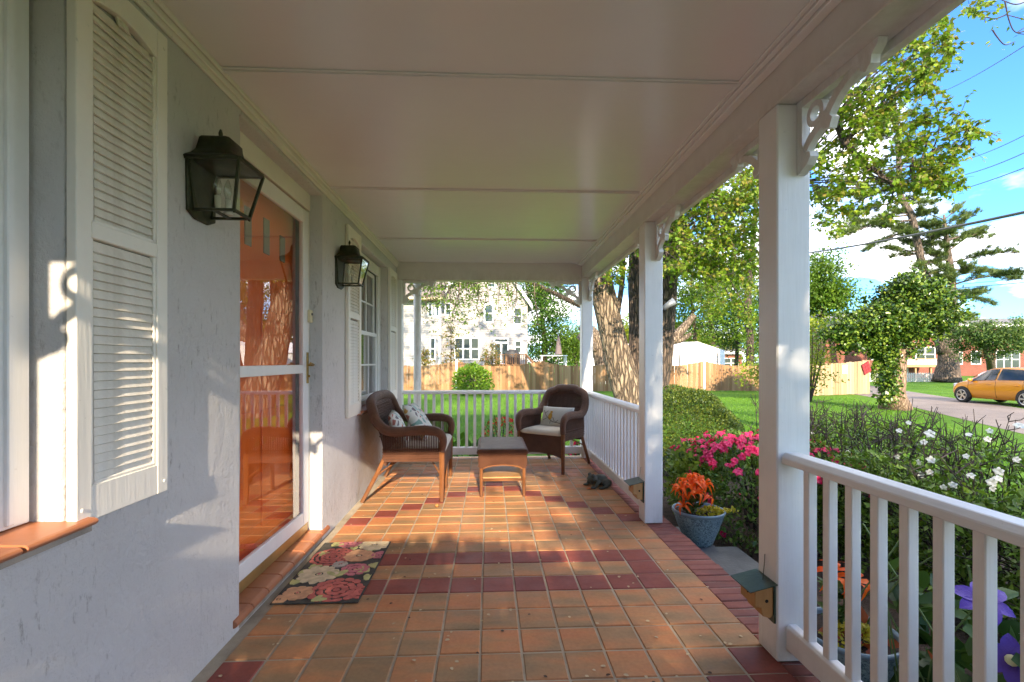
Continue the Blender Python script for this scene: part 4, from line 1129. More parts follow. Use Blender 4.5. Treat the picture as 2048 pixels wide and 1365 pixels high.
YEL_L = leafmat('yellow_green_leaf', [(0.14, 0.22, 0.012), (0.24, 0.30, 0.018), (0.30, 0.32, 0.02)], 0.4)
PINE_L = leafmat('pine_needles', [(0.045, 0.085, 0.028), (0.09, 0.145, 0.035), (0.17, 0.21, 0.04)], 0.15, 0.55)
JUN_L = leafmat('juniper_foliage', [(0.035, 0.085, 0.022), (0.075, 0.14, 0.028), (0.13, 0.18, 0.03)], 0.2, 0.6)
RUST_L = leafmat('magnolia_leaf', [(0.10, 0.13, 0.02), (0.20, 0.19, 0.03), (0.27, 0.15, 0.04), (0.13, 0.17, 0.03)], 0.25)
def clusters(c, r, n, seed, shell=0.45, gap=0.0):
    g_ = np.random.default_rng(seed); out = []
    ph = g_.uniform(0, 6.28, 6)
    while len(out) < n:
        d = g_.normal(size=3); d /= np.linalg.norm(d); q = g_.random() ** shell
        f = math.sin(d[0] * 4 + ph[0]) * math.sin(d[1] * 4 + ph[1]) + math.sin(d[2] * 5 + ph[2]) * .8 + math.sin(d[0] * 9 + d[1] * 8 + ph[3]) * .4
        if f < gap - 1: continue
        q *= 1 + .16 * f
        out.append((c[0] + r[0] * d[0] * q, c[1] + r[1] * d[1] * q, c[2] + r[2] * d[2] * q))
    return np.array(out)
def spread(cl, per, rad, seed, flat=0.7):
    g_ = np.random.default_rng(seed + 99)
    p = np.repeat(np.asarray(cl), per, 0); o = g_.normal(size=p.shape) * rad; o[:, 2] *= flat
    return p + o
def tree(name, label, base, trunk_pts, tr, cl, per, crad, lsize, shape, lm, bm_, seed, group=None, nbr=14, br=.05, up=.35, cat='tree', trunk_n=10, flat=.7):
    t = thing(name, label, cat, base, group=group)
    base = Vector(base)
    tp = catmull(trunk_pts, 5)
    MB().tube(tp, lerp_list(tr, len(tp)), trunk_n).build('trunk', bm_, t, smooth=True, fix=False)
    g_ = random.Random(seed); cl = np.asarray(cl)
    b = MB(); upper = tp[len(tp) // 3:]
    for k in range(nbr):
        c = Vector(cl[g_.randrange(len(cl))]); s = min(upper, key=lambda p: (p - c).length + .6 * abs(p.z - c.z + (c - p).length * .25))
        m_ = (s + c) / 2 + Vector((g_.uniform(-.1, .1), g_.uniform(-.1, .1), g_.uniform(0, .15))) * (c - s).length
        l = (c - s).length
        b.tube(catmull([s, m_, c], 4), lerp_list([min(br * 2.2, .03 + br * l * .35), br, br * .3], 9), 5)
    if nbr: b.build('branches', bm_, t, smooth=True, fix=False)
    leaves('crown', spread(cl, per, crad, seed, flat), lsize, shape, lm, t, up=up, seed=seed)
    return t
def twig_crown(t, cl, ntw, ln, per, size, lm, seed):
    """every clump is a spray of fine twigs with its leaves set along them"""
    gg_ = random.Random(seed); P, D = [], []; mb = MB()
    for c in cl:
        c = Vector(c); sz = gg_.uniform(.55, 1.25)
        for k in range(ntw):
            d = Vector((gg_.gauss(0, 1), gg_.gauss(0, 1), gg_.gauss(-.05, .55))).normalized(); l = ln * sz * gg_.uniform(.5, 1.15)
            m_ = c + d * l * .5 + Vector((0, 0, gg_.uniform(-.02, .06))); e = c + d * l + Vector((0, 0, -l * gg_.uniform(.0, .3)))
            mb.tube([c, m_, e], [.006, .004, .002], 3, False)
            for j in range(per):
                q = .18 + .82 * (j + gg_.random()) / per
                p = (c.lerp(m_, q * 2) if q < .5 else m_.lerp(e, q * 2 - 1)); s_ = Vector((gg_.gauss(0, .5), gg_.gauss(0, .5), gg_.gauss(-.35, .3)))
                P.append(tuple(p + s_ * .03)); D.append(tuple(d * .6 + s_))
    o = mb.build('twigs', TWIGD, t, fix=False); o['kind'] = 'stuff'
    return leaves('crown', P, size, 'maple', lm, t, up=.35, seed=seed, dirs=D, jitter=.45)
def pxbox(u0, u1, v0, v1, d0, d1, n, seed):
    g_ = np.random.default_rng(seed)
    return [tuple(at(u, v, d)) for u, v, d in zip(g_.uniform(u0, u1, n), g_.uniform(v0, v1, n), g_.uniform(d0, d1, n))]
def bush(name, label, cat, c, r, n, lsize, shape, lm, seed, p=2.6, depth=.30, group=None, up=.4, stems=10, z0=GZ):
    """clipped or loose shrub: leaves in the outer layer of a rounded box, stems inside"""
    t = thing(name, label, cat, (c[0], c[1], z0), group=group); g_ = np.random.default_rng(seed)
    d = g_.normal(size=(n, 3)); k = (np.abs(d / 1.0) ** p).sum(1) ** (1 / p); d /= k[:, None]
    ph = g_.uniform(0, 6.28, 4)
    lump = 1 + .05 * np.sin(d[:, 0] * 7 + ph[0]) * np.sin(d[:, 1] * 6 + ph[1]) + .04 * np.sin(d[:, 2] * 9 + ph[2])
    q = (1 - depth * g_.random(n) ** 1.6) * lump
    P = d * q[:, None] * np.array(r) + np.array(c)
    nd = d / np.linalg.norm(d, axis=1)[:, None]
    keep = P[:, 2] > z0 + .03
    leaves('foliage', P[keep], lsize, shape, lm, t, up=up, seed=seed, dirs=nd[keep] * .8 + np.array([0, 0, .3]), jitter=.9)
    st = MB(); gg = random.Random(seed)
    for k in range(stems):
        a = gg.uniform(0, 6.28); e = (c[0] + r[0] * .7 * math.cos(a) * gg.random(), c[1] + r[1] * .7 * math.sin(a) * gg.random(), c[2] + r[2] * .7)
        st.tube([(c[0] + .12 * math.cos(a), c[1] + .12 * math.sin(a), z0), ((c[0] + e[0]) / 2, (c[1] + e[1]) / 2, (z0 + e[2]) / 2 + .05), e], [.018, .012, .004], 5)
    if stems: st.build('stems', TWIGD, t, fix=False)
    return t

# ---------------------------------------------------------------- planting by the porch
AZ_L = leafmat('azalea_leaf', [(0.040, 0.090, 0.016), (0.080, 0.155, 0.024), (0.15, 0.235, 0.034)], 0.25, 0.35)
BOX_L = leafmat('boxwood_leaf', [(0.035, 0.075, 0.014), (0.085, 0.135, 0.020), (0.19, 0.225, 0.028)], 0.2, 0.35)
HED_L = leafmat('hedge_leaf', [(0.055, 0.11, 0.018), (0.10, 0.185, 0.028), (0.17, 0.26, 0.038)], 0.3, 0.35)
LIME_L = leafmat('lime_leaf', [(0.16, 0.24, 0.03), (0.24, 0.31, 0.045), (0.11, 0.18, 0.03)], 0.35)
PINKF = leafmat('pink_azalea_petal', [(0.62, 0.015, 0.10), (0.72, 0.03, 0.15), (0.55, 0.01, 0.07)], 0.3)
WHITF = leafmat('white_azalea_petal', [(0.80, 0.79, 0.76), (0.84, 0.83, 0.80)], 0.3)
_pm = M('purple_clematis_petal'); _v = _pm.coord('Object')
_w = _pm.noise(_pm.coord('Object', (1, 1, 1)), 75, 4, .6, 1.5); _g = _pm.node('ShaderNodeTexGradient', gradient_type='SPHERICAL'); _pm.link(_pm.coord('Object', (9, 9, 9)), _g.inputs[0])
_pm.col(_pm.mix(_pm.math('MULTIPLY', _w, .55), _pm.ramp(_g.outputs['Fac'], [(0.0, (0.055, 0.018, 0.30)), (0.6, (0.08, 0.027, 0.33)), (1.0, (0.15, 0.07, 0.30))]), (0.12, 0.055, 0.40))).rough(.5); _pm.bump(_w, .5, .004)
PURPF = _pm.m
bush('boxwood_shrub', 'large rounded boxwood shrub behind the pink azalea', 'shrub', (3.2, 7.9, -.05), (.88, .9, .88), 48000, .038, 'oval', BOX_L, 11, 2.2, .2, stems=0)
az = bush('azalea_bush', 'clipped azalea bush with hot pink blossoms beside the orange lilies', 'shrub', (2.85, 5.0, -.08), (.78, 1.0, .56), 15000, .055, 'oval', AZ_L, 12, 3.2, .28, stems=14)
g_ = np.random.default_rng(21); bl = None; k = 0
while k < 298:
    d = g_.normal(size=3); d /= (abs(d) ** 3.2).sum() ** (1 / 3.2)
    if d[2] < -.5: continue
    if d[2] < .62 and g_.random() > .05: continue
    if d[1] > .2 and g_.random() > .35: continue
    P = d * np.array((.78, 1.0, .56)) * g_.uniform(.97, 1.07) + np.array((0, 0, -.08 - GZ))
    if bl is None: bl = flower_mesh(5, .036, .0175, .15, .30).build('blossom', PINKF, az, local=True, fix=False); o = bl
    else: o = inst(bl, az)
    n_ = Vector(d / np.array((.78, 1.0, .56))).normalized() + Vector(g_.normal(size=3) * .35)
    o.location = P; o.rotation_euler = n_.to_track_quat('Z', 'X').to_euler(); s = g_.uniform(.95, 1.45); o.scale = (s, s, s); k += 1
bush('lime_shrub', 'loose pale green leafy shrub behind the middle post', 'shrub', (2.15, 5.05, -.02), (.22, .45, .40), 1500, .055, 'round', LIME_L, 13, 2.2, .9, stems=0)
# hedge with bare dark twigs on top and white azalea blossoms
hx0, hx1, hy0, hy1 = 2.95, 4.25, .2, 7.6
hd = thing('azalea_hedge', 'wide hedge of bare dark twigs and leaves dotted with white blossoms', 'hedge', ((hx0 + hx1) / 2, (hy0 + hy1) / 2, GZ))
g_ = np.random.default_rng(31); gg = random.Random(31)
tw = MB(); tips = []
for k in range(460):
    x, y = gg.uniform(hx0 + .1, hx1), gg.uniform(hy0, hy1)
    if y > 1.72 * x - .15: continue
    base = Vector((x + gg.uniform(-.2, .2), y + gg.uniform(-.2, .2), GZ + gg.uniform(0, .35)))
    front = 1 - max(0, min(1, (x - hx0) / .55))
    zt = .80 - .30 * front ** 1.2 + gg.gauss(0, .05)
    tip = Vector((x + gg.uniform(-.28, .28) - .10 * front, y + gg.uniform(-.28, .28), zt))
    m_ = (base + tip) / 2 + Vector((gg.uniform(-.12, .12), gg.uniform(-.12, .12), 0))
    tw.tube([base, m_, tip], [.0085, .0068, .0030], 4, False)
    for q in range(5):
        s = m_.lerp(tip, gg.uniform(.1, .95)); e = s + Vector((gg.uniform(-.16, .16), gg.uniform(-.16, .16), gg.uniform(.02, .14)))
        if e.z < zt + .05: tw.tube([s, (s + e) / 2 + Vector((gg.uniform(-.02, .02), gg.uniform(-.02, .02), 0)), e], [.0048, .0038, .0022], 3, False)
        tips.append(e)
for k in range(260):                  # low arching branches on the front face
    y = gg.uniform(hy0, 4.7); x = hx0 + gg.uniform(.1, .5); z = GZ + gg.uniform(.05, .5)
    tw.tube(catmull([(x + .3, y, z - .1), (x, y + gg.uniform(-.25, .25), z + .12), (x - gg.uniform(.05, .3), y + gg.uniform(-.5, .5), z + gg.uniform(0, .3))], 3), [.008, .006, .003], 4, False)
o = tw.build('twigs', TWIGD, hd, fix=False); o['kind'] = 'stuff'
n = 60000
x = hx0 - .06 + (hx1 - hx0) * g_.random(n) ** 1.7; y = g_.uniform(hy0, hy1, n); z = g_.uniform(GZ + .12, .66, n)
zmax = .69 - .17 * np.clip(1 - (x - hx0) / .5, 0, 1) + .07 * np.sin(y * 5 + x * 3)
clump = np.sin(x * 11 + y * 7) * np.sin(y * 13 + z * 9) + np.sin(z * 12 + x * 5)
keep = (z < zmax) & (clump + g_.normal(0, .6, n) > -.75) & (y < 1.72 * x - .1)
P = np.stack([x, y, z], 1)[keep]
leaves('foliage', P, .048, 'oval', HED_L, hd, up=.5, seed=32, dirs=np.tile((-.4, -.1, .6), (len(P), 1)), jitter=.9)
P2 = P[g_.random(len(P)) < .16] + (-.03, 0, .02)
leaves('new_growth', P2, .062, 'oval', leafmat('bright_azalea_leaf', [(0.10, 0.20, 0.02), (0.16, 0.26, 0.03)], .35), hd, up=.5, seed=33, dirs=np.tile((-.4, -.2, .6), (len(P2), 1)), jitter=.9)
wb = None
WSPOT = [(1865, 868), (1853, 885), (1943, 870), (1985, 862), (1981, 879), (1630, 866), (1800, 914), (1842, 925), (1867, 920), (1938, 913), (1846, 950), (1865, 945), (1990, 965), (2002, 958), (1992, 978), (1912, 970), (1803, 862), (1822, 846), (2044, 852), (2040, 920), (1948, 952), (2004, 943), (1779, 948), (1893, 975), (1700, 905)]
for k, (u, v_) in enumerate(WSPOT):
    q = ray(u, v_); kk = (2.94 + .45 * max(0, (985 - v_) / 150)) / q[0]
    if wb is None: wb = flower_mesh(5, .029, .0125, .10, .25).build('blossom', WHITF, hd, local=True, fix=False); o = wb
    else: o = inst(wb, hd)
    o.location = Vector((q[0] * kk - .02, q[1] * kk, EYE + q[2] * kk)) - Vector(hd.location)
    nrm = (Vector((-.75, -.5, .45)) + Vector((gg.uniform(-.5, .5), gg.uniform(-.5, .5), gg.uniform(-.4, .4)))).normalized()
    o.rotation_euler = nrm.to_track_quat('Z', 'X').to_euler(); s = gg.uniform(.7, 1.05) * (1.25 if k == 0 else 1); o.scale = (s, s, s)
# clematis by the near railing
cl_t = thing('clematis_vine', 'leafy clematis vine with two large purple flowers behind the near railing', 'clematis', (1.75, 1.55, GZ))
CLEM_L = leafmat('clematis_leaf', [(0.022, 0.060, 0.015), (0.045, 0.10, 0.020), (0.085, 0.15, 0.030)], 0.25, 0.4)
n = 1500; g_ = np.random.default_rng(41)
P = np.stack([1.56 + .75 * g_.random(n) ** 1.3, g_.uniform(.55, 2.35, n), g_.uniform(GZ + .08, .60, n)], 1)
P = P[(P[:, 2] < .62 - .35 * np.clip((P[:, 1] - 1.25) / .5, 0, 1)) & ((P[:, 1] < 1.40) | (P[:, 0] > 1.9))]
leaves('foliage', P, .115, 'round', CLEM_L, cl_t, up=.6, seed=42, dirs=np.tile((-.3, -.2, .2), (len(P), 1)), jitter=.9)
st = MB()
for k in range(22):
    y = gg.uniform(.7, 2.1); st.tube(catmull([(1.8, y, GZ), (1.65 + gg.uniform(-.1, .2), y + gg.uniform(-.3, .3), 0), (1.6 + gg.uniform(-.08, .2), y + gg.uniform(-.4, .4), .35 + gg.uniform(0, .3))], 4), .0035, 5)
st.build('stems', STEM, cl_t, fix=False)
CLC = simple('clematis_stamens', (0.62, 0.58, 0.32), 0.8)
pf = None
for (u, v_, d, nv) in ((1966, 1203, 1.50, (-.25, -.45, .85)), (2022, 1322, 1.42, (-.55, -.65, .5))):
    if pf is None: pf = flower_mesh(6, .080, .026, .05, .10, .35).build('bloom', PURPF, cl_t, local=True, smooth=True, fix=False); o = pf
    else: o = inst(pf, cl_t)
    p = at(u, v_, d); o.location = p - Vector(cl_t.location); o.rotation_euler = Vector(nv).to_track_quat('Z', 'X').to_euler()
    c = MB().ball((0, 0, .012), (.016, .016, .014), 10, 6).build('stamens', CLC, o, local=True, smooth=True)
# beyond the far end railing
REDF = leafmat('red_petal', [(0.50, 0.012, 0.015), (0.60, 0.03, 0.03)], .3)
for (u, v_, d, r, nm, lb, m_) in ((1003, 862, 8.3, .30, 'azalea_bush', 'small red flowering bush beyond the end railing', REDF), (1156, 896, 8.0, .16, 'azalea_bush', 'little pink red bush behind the armchair beyond the railing', PINKF)):
    c = at(u, v_, d); b = bush(nm, lb, 'shrub', (c.x, c.y, c.z - .12), (r, r, r * 1.2), 900, .05, 'oval', AZ_L, 51 + int(u), 2.2, .5)
    g_ = np.random.default_rng(int(u)); dd = g_.normal(size=(90, 3)); dd /= np.linalg.norm(dd, axis=1)[:, None]; dd[:, 2] = abs(dd[:, 2])
    leaves('blossoms', dd * r * 1.05 + np.array(c) + (0, 0, -.10), .055, 'round', m_, b, up=.1, seed=3, dirs=dd, jitter=.8)
bush('hosta_clump', 'dark broad leaved clump beyond the end railing', 'plant', (-.55, 7.6, -.25), (.75, .4, .32), 260, .20, 'oval', DEEP_L, 57, 2.0, .6, stems=0)
bush('round_shrub', 'bright green rounded shrub standing before the board fence', 'shrub', (-.85, 25.2, .15), (1.0, .9, .95), 3200, .17, 'oval', leafmat('laurel_leaf', [(0.06, 0.15, 0.012), (0.12, 0.24, 0.02), (0.20, 0.31, 0.03)], .3), 58, 2.0, .45)
tops = spread([(-.95, 25.2, .95), (-.85, 25.2, 1.05)], 60, .22, 5); 
sb = thing('forsythia_shrub', 'sprawling yellow green shrub against the board fence', 'shrub', (13.9, 24.5, GZ))
leaves('foliage', spread(pxbox(1485, 1530, 725, 772, 22, 24.5, 26, 61), 22, .22, 61), .15, 'oval', YEL_L, sb, seed=61)
sbt = MB()
for c in pxbox(1470, 1530, 725, 765, 22, 24, 14, 62): sbt.tube(catmull([(14.5, 24.5, GZ), ((c[0] + 14.5) / 2, (c[1] + 24.5) / 2, c[2]), c], 4), [.03, .01], 5)
sbt.build('stems', TWIGD, sb, fix=False)
tl = thing('bamboo_shrub', 'tall yellow green shrub beside the nearest post and side fence', 'shrub', (13.6, 20.0, GZ))
leaves('foliage', spread(pxbox(1605, 1662, 640, 780, 20, 22, 46, 63), 26, .25, 63), .15, 'oval', YEL_L, tl, seed=63)
sbt = MB()
for c in pxbox(1612, 1655, 650, 700, 20, 22, 10, 64): sbt.tube([(13.6, 20.0, GZ), ((c[0] + 13.6) / 2, (c[1] + 20) / 2, .8), c], [.03, .012], 5)
sbt.build('stems', TWIGD, tl, fix=False)
# grass
g_ = np.random.default_rng(70); n = 60000
y = 7.6 + 15 * g_.random(n) ** 1.6; x = -7 + 24 * g_.random(n)
keep = ~((x > 1.1) & (x < 4.8) & (y < 10)) & (np.abs(x) < y * 1.2) & (x < 3.2 + (y + 8.4) * .49 - 1.0) & ~((y < 8.4) & (x < 1.7))
P = np.stack([x, y, np.full(n, GZ)], 1)[keep]
gr = leaves('grass', P, .075, 'blade', leafmat('grass_blade', [(0.06, 0.17, 0.008), (0.11, 0.26, 0.014), (0.17, 0.32, 0.02)], .35), None, up=0, seed=71, dirs=np.tile((0, 0, 1.0), (len(P), 1)), jitter=.45); gr['kind'] = 'stuff'

# ---------------------------------------------------------------- big trees
def TP(*l): return [tuple(at(u, v_, d)) for u, v_, d in l]
b0 = (at(1270, 834, 15.8)); b0.z = GZ
sm = thing('silver_maple', 'massive old maple with several leaning furrowed trunks past the railing', 'tree', tuple(b0))
def limb(name, pts, radii, mat, n=18, per=7, bump=.03, par=None, seed=0):
    pp = catmull(pts, per); g_ = random.Random(seed)
    mb = MB().tube(pp, lerp_list(radii, len(pp)), n)
    for i, vv in enumerate(mb.v):
        k = i % n; row = i // n; c = pp[min(row, len(pp) - 1)]
        s = 1 + bump * math.sin(k * 5.0 * 2 * math.pi / n * .6 + row * .23) + bump * .8 * g_.uniform(-1, 1)
        mb.v[i] = tuple(c + (Vector(vv) - c) * s)
    return mb.build(name, mat, par, smooth=True, fix=False)
limb('trunk', [(b0.x - .02, b0.y, GZ - .05)] + TP((1262, 800, 15.8), (1243, 740, 15.8), (1228, 680, 15.8), (1213, 620, 15.8), (1200, 565, 15.7), (1180, 490, 15.5), (1150, 400, 15.0)), [.62, .53, .46, .41, .40, .39, .34, .28], BARK_M, 20, par=sm, seed=1)
limb('trunk', TP((1277, 800, 16.0), (1273, 740, 16.1), (1272, 650, 16.2), (1270, 560, 16.2), (1274, 470, 16.0), (1290, 380, 15.6)), [.40, .27, .23, .22, .20, .16], BARK_D, 16, par=sm, seed=2)
limb('trunk', TP((1290, 815, 15.9), (1315, 740, 15.9), (1328, 640, 15.8), (1334, 560, 15.6), (1342, 480, 15.3), (1350, 400, 15.0), (1372, 300, 14.4)), [.55, .42, .36, .34, .32, .27, .2], BARK_D, 18, par=sm, seed=3)
limb('limb', TP((1226, 672, 15.9), (1236, 620, 16.4), (1245, 560, 16.8), (1248, 500, 17)), [.14, .10, .09, .07], BARK_M, 10, par=sm, seed=4)
limb('limb', TP((1160, 612, 14.6), (1135, 600, 14.2), (1105, 585, 13.8), (1060, 565, 13.4), (1000, 545, 13.2)), [.08, .075, .06, .05, .04], BARK_D, 8, par=sm, seed=5)
limb('limb', TP((1190, 560, 15.6), (1180, 580, 15.2), (1160, 612, 14.6)), [.12, .10, .08], BARK_D, 8, par=sm, seed=6)
cr = clusters((0.6, 15.2, 9.6), (8.4, 5.0, 5.2), 430, 81, .5, .55)
cr = np.concatenate([cr, np.array(pxbox(1335, 1512, 330, 560, 11.5, 15, 190, 82)), np.array(pxbox(1190, 1275, 470, 570, 14, 18, 26, 83)), np.array(pxbox(1385, 1512, 540, 640, 17, 22, 36, 84))])
twig_crown(sm, cr, 7, .62, 8, .105, MAPLE_L, 85)
hb = MB(); gg = random.Random(87)
for k in range(70):
    c = Vector(cr[gg.randrange(len(cr))]); s = gg.choice([at(1150, 400, 15), at(1372, 300, 14.4), at(1290, 380, 15.6), at(1350, 420, 15.0), at(1342, 480, 15.3)])
    hb.tube(catmull([s, (s + c) / 2 + Vector((gg.uniform(-.5, .5), gg.uniform(-.5, .5), gg.uniform(0, .7))), c], 5), [.06, .03, .010], 5)
hb.build('branches', BARK_D, sm, smooth=True, fix=False)
# twigs hanging into the view under the end beam
tw = MB(); tl_pts = []
for k in range(42):
    u = gg.uniform(838, 1085); v0 = 520; d = gg.uniform(12, 14.5)
    L_ = gg.choice([60, 90, 120, 130]) * gg.uniform(.7, 1.1)
    pts = [(u + gg.uniform(-20, 20), v0, d), (u + gg.uniform(-8, 8), v0 + L_ * .5, d), (u + gg.uniform(-22, 22), v0 + L_, d)]
    pp = catmull(TP(*pts), 4); tw.tube(pp, [.016, .010, .004], 5)
    for j in range(10):
        s = pp[gg.randrange(2, len(pp))]; e = s + Vector((gg.gauss(0, .32), gg.gauss(0, .2), gg.uniform(-.30, .12)))
        tw.tube([s, e], [.006, .003], 4, False); tl_pts += [tuple(s.lerp(e, q)) for q in (.5, .75, .9, 1.0, 1.0)]
tw.build('hanging_twigs', BARK_D, sm, fix=False)
leaves('hanging_leaves', spread(tl_pts, 2, .05, 88), .075, 'oval', MID_L, sm, up=.2, seed=89, flat=.4)

mb_ = at(1395, 860, 10.5); mb_.z = GZ
mp = thing('maple_tree', 'sunlit maple reaching its bright green branches over the right side', 'tree', (7.45, 12.0, GZ))
MBX = TP((1655, 250, 9.6), (1690, 285, 9.5), (1725, 325, 9.5), (1755, 345, 9.6), (1790, 372, 9.8), (1830, 365, 9.7))
limb('trunk', [(7.45, 12.0, GZ), (7.42, 12.0, 1.2), (7.40, 11.9, 3.0), (7.25, 11.7, 5.0), (7.1, 11.4, 7.5), (7.0, 11.2, 9.5)], [.24, .19, .17, .15, .11, .06], BARK_D, 14, par=mp, seed=7)
limb('limb', [(7.2, 11.6, 5.6)] + MBX, [.10, .075, .06, .05, .045, .03, .018], BARK_D, 8, par=mp, seed=8)
def regions(l, seed):
    out = []
    for i, (u0, u1, v0, v1, d0, d1, n) in enumerate(l): out += pxbox(u0, u1, v0, v1, d0, d1, n, seed + i)
    return out
RG = regions([(1860, 1960, 8, 30, 8.4, 9, 7), (1835, 1905, 35, 95, 8.4, 9.4, 16), (1790, 1890, 90, 160, 8.4, 9.6, 26), (1700, 1880, 130, 200, 8.5, 10, 34), (1660, 1800, 165, 250, 8.8, 10.4, 40), (1640, 1930, 205, 300, 8.6, 10.4, 70),
              (1625, 1905, 290, 380, 8.8, 11, 80), (1622, 1800, 370, 430, 9.4, 12, 46), (1905, 1962, 255, 285, 8.8, 9.4, 10), (1820, 1900, 320, 372, 8.8, 9.6, 22), (1620, 1685, 420, 470, 12, 15, 14)], 91)
twig_crown(mp, RG[::5] + RG[1::5] + RG[2::5], 5, .40, 7, .095, MAPLE_L, 92)
tb = MB()
for k in range(70):
    c = Vector(RG[gg.randrange(len(RG))]); s = min(MBX, key=lambda p: (Vector(p) - c).length); s = Vector(s) if gg.random() < .6 else Vector((7.2, 11.6, 5.6))
    tb.tube(catmull([s, (s + c) / 2 + Vector((gg.uniform(-.25, .25), gg.uniform(-.2, .2), gg.uniform(-.1, .3))), c], 5), [.022, .013, .005], 5)
tb.build('branches', BARK_D, mp, smooth=True, fix=False)
# upper right twigs
ct = thing('budding_tree', 'thin dark twigs with young leaves in the upper right corner', 'tree', (9.5, 3.0, GZ))
limb('trunk', [(9.5, 3.0, GZ), (9.4, 3.1, 2.5), (9.2, 3.5, 5.5), (8.8, 4.2, 8.0)], [.16, .13, .10, .05], BARK_D, 12, par=ct, seed=9)
TW = [[(2090, -20, 7), (2040, 8, 7), (2010, 3, 7), (1985, -10, 7)], [(2010, 3, 7), (2018, 40, 7), (2030, 64, 7), (2055, 70, 7)], [(2090, 50, 7), (2036, 66, 7), (2050, 55, 7)], [(2012, 30, 7), (1990, 38, 7), (1972, 35, 7), (1970, 45, 7)], [(1985, 60, 7), (1995, 75, 7), (2010, 90, 7), (2030, 84, 7)], [(2100, 30, 7), (2060, 40, 7), (2012, 30, 7)]]
tb = MB(); lp = []
for l in TW:
    pp = catmull(TP(*l), 5); tb.tube(pp, [.010, .005], 5); lp += [tuple(p) for p in pp[3::4]]
tb.tube(catmull([(8.8, 4.2, 8.0), (8.2, 4.6, 7.0), tuple(at(2090, -20, 7))], 5), [.05, .012], 6)
tb.build('branches', TWIGD, ct, smooth=True, fix=False)
leaves('crown', spread(lp + TP((1985, 12, 7), (1975, 20, 7), (2038, 20, 7), (1975, 58, 7), (1998, 60, 7), (2035, 84, 7)), 1, .05, 94), .085, 'oval', MAPLE_L, ct, up=.2, seed=95, flat=.5)

# ivy-covered stump tree
ib = on_z(1790, 818, GZ); iv = thing('ivy_tree', 'stout bare trunk topped by a mushroom of glossy ivy', 'tree', tuple(ib))
dI = 17.2
limb('trunk', [tuple(ib)] + TP((1788, 790, dI), (1792, 740, dI), (1795, 690, dI), (1790, 640, dI), (1800, 600, dI)), [.52, .36, .31, .30, .28, .2], BARK_I, 16, per=5, bump=.05, par=iv, seed=10)
limb('limb', TP((1793, 690, dI), (1750, 660, dI), (1700, 645, dI)), [.2, .14, .07], BARK_I, 10, par=iv, seed=11)
IVY_L = leafmat('ivy_leaf', [(0.016, 0.045, 0.008), (0.03, 0.075, 0.010), (0.06, 0.12, 0.014), (0.12, 0.19, 0.02), (0.18, 0.24, 0.03)], .15, .28)
ic = np.concatenate([clusters(at(1822, 618, dI), (1.12, 1.0, 1.02), 190, 96, .35, 0), clusters(at(1765, 650, dI), (1.0, .9, .75), 90, 97, .35, 0), clusters(at(1712, 662, dI), (.85, .7, .50), 70, 98, .35, 0), clusters(at(1786, 700, dI), (.62, .55, .42), 30, 99, .4, .2),
                     np.array(pxbox(1770, 1781, 700, 800, 16.8, 17, 18, 100)), clusters(at(1822, 620, dI), (1.36, 1.2, 1.22), 42, 103, .05, 0), clusters(at(1725, 664, dI), (1.25, .9, .72), 34, 104, .08, 0)])
leaves('ivy', spread(ic, 90, .15, 101), .105, 'round', IVY_L, iv, up=.15, seed=102, flat=.3)

# pines
def pine(label, base, trunks, branches, seed, nb=16, tr=(.9, .5, .25)):
    t = thing('pine_tree', label, 'tree', base); tuft = []; td = []
    for l, rr in trunks: limb('trunk', l, rr, BARK_P, 14, per=5, bump=.05, par=t, seed=seed)
    bb = MB(); gg = random.Random(seed)
    extra = []
    for l, rr in trunks:
        tp = catmull(l, 5)
        for k in range(26):
            q = tp[int(len(tp) * (.42 + .57 * gg.random())) - 1]; a_ = gg.uniform(0, 6.28); r_ = gg.uniform(.8, 2.6)
            extra.append((tuple(q), tuple(q + Vector((math.cos(a_) * r_, math.sin(a_) * r_, gg.uniform(.0, .5)))), .03))
    for (s, e, droop) in list(branches) + extra:
        s, e = Vector(s), Vector(e); L_ = (e - s).length
        m_ = (s + e) / 2 + Vector((0, 0, droop * L_)); pp = catmull([s, m_, e], 8)
        bb.tube(pp, [min(.10, .03 + L_ * .012), .04, .015], 5)
        d0 = (e - s).normalized()
        for k in range(int(3 + L_ * 4.2)):
            q = .22 + .78 * gg.random(); p = pp[min(len(pp) - 1, int(q * (len(pp) - 1)))]
            a_ = gg.uniform(.2, 1.25) * gg.choice((-1, 1)); l2 = gg.uniform(.45, 1.25) * (1.25 - .6 * q) * min(1.3, .5 + L_ * .14)
            d2 = Vector((d0.x * math.cos(a_) - d0.y * math.sin(a_), d0.x * math.sin(a_) + d0.y * math.cos(a_), d0.z + gg.uniform(-.12, .42))).normalized()
            bb.tube([p, p + d2 * l2], [.014, .006], 3, False)
            for j in range(int(3 + l2 * 6)):
                c = p + d2 * l2 * ((j + 1) / int(3 + l2 * 6)) + Vector((gg.gauss(0, .07), gg.gauss(0, .07), gg.gauss(.03, .07)))
                for _ in range(26):
                    tuft.append(tuple(c)); td.append((d2.x * .8 + gg.gauss(0, .45), d2.y * .8 + gg.gauss(0, .45), d2.z + gg.gauss(.30, .35)))
    bb.build('branches', BARK_P, t, smooth=True, fix=False)
    leaves('needles', tuft, .36, 'needle', PINE_L, t, up=.2, seed=seed, dirs=td, jitter=.45)
    return t
dP = 38.0
pb = on_z(1893, 765, GZ); dP = pb.length * .68
dP = (pb.x * math.sin(YAW) + pb.y * math.cos(YAW))
def Q(u, v_, dd=0): return tuple(at(u, v_, dP + dd))
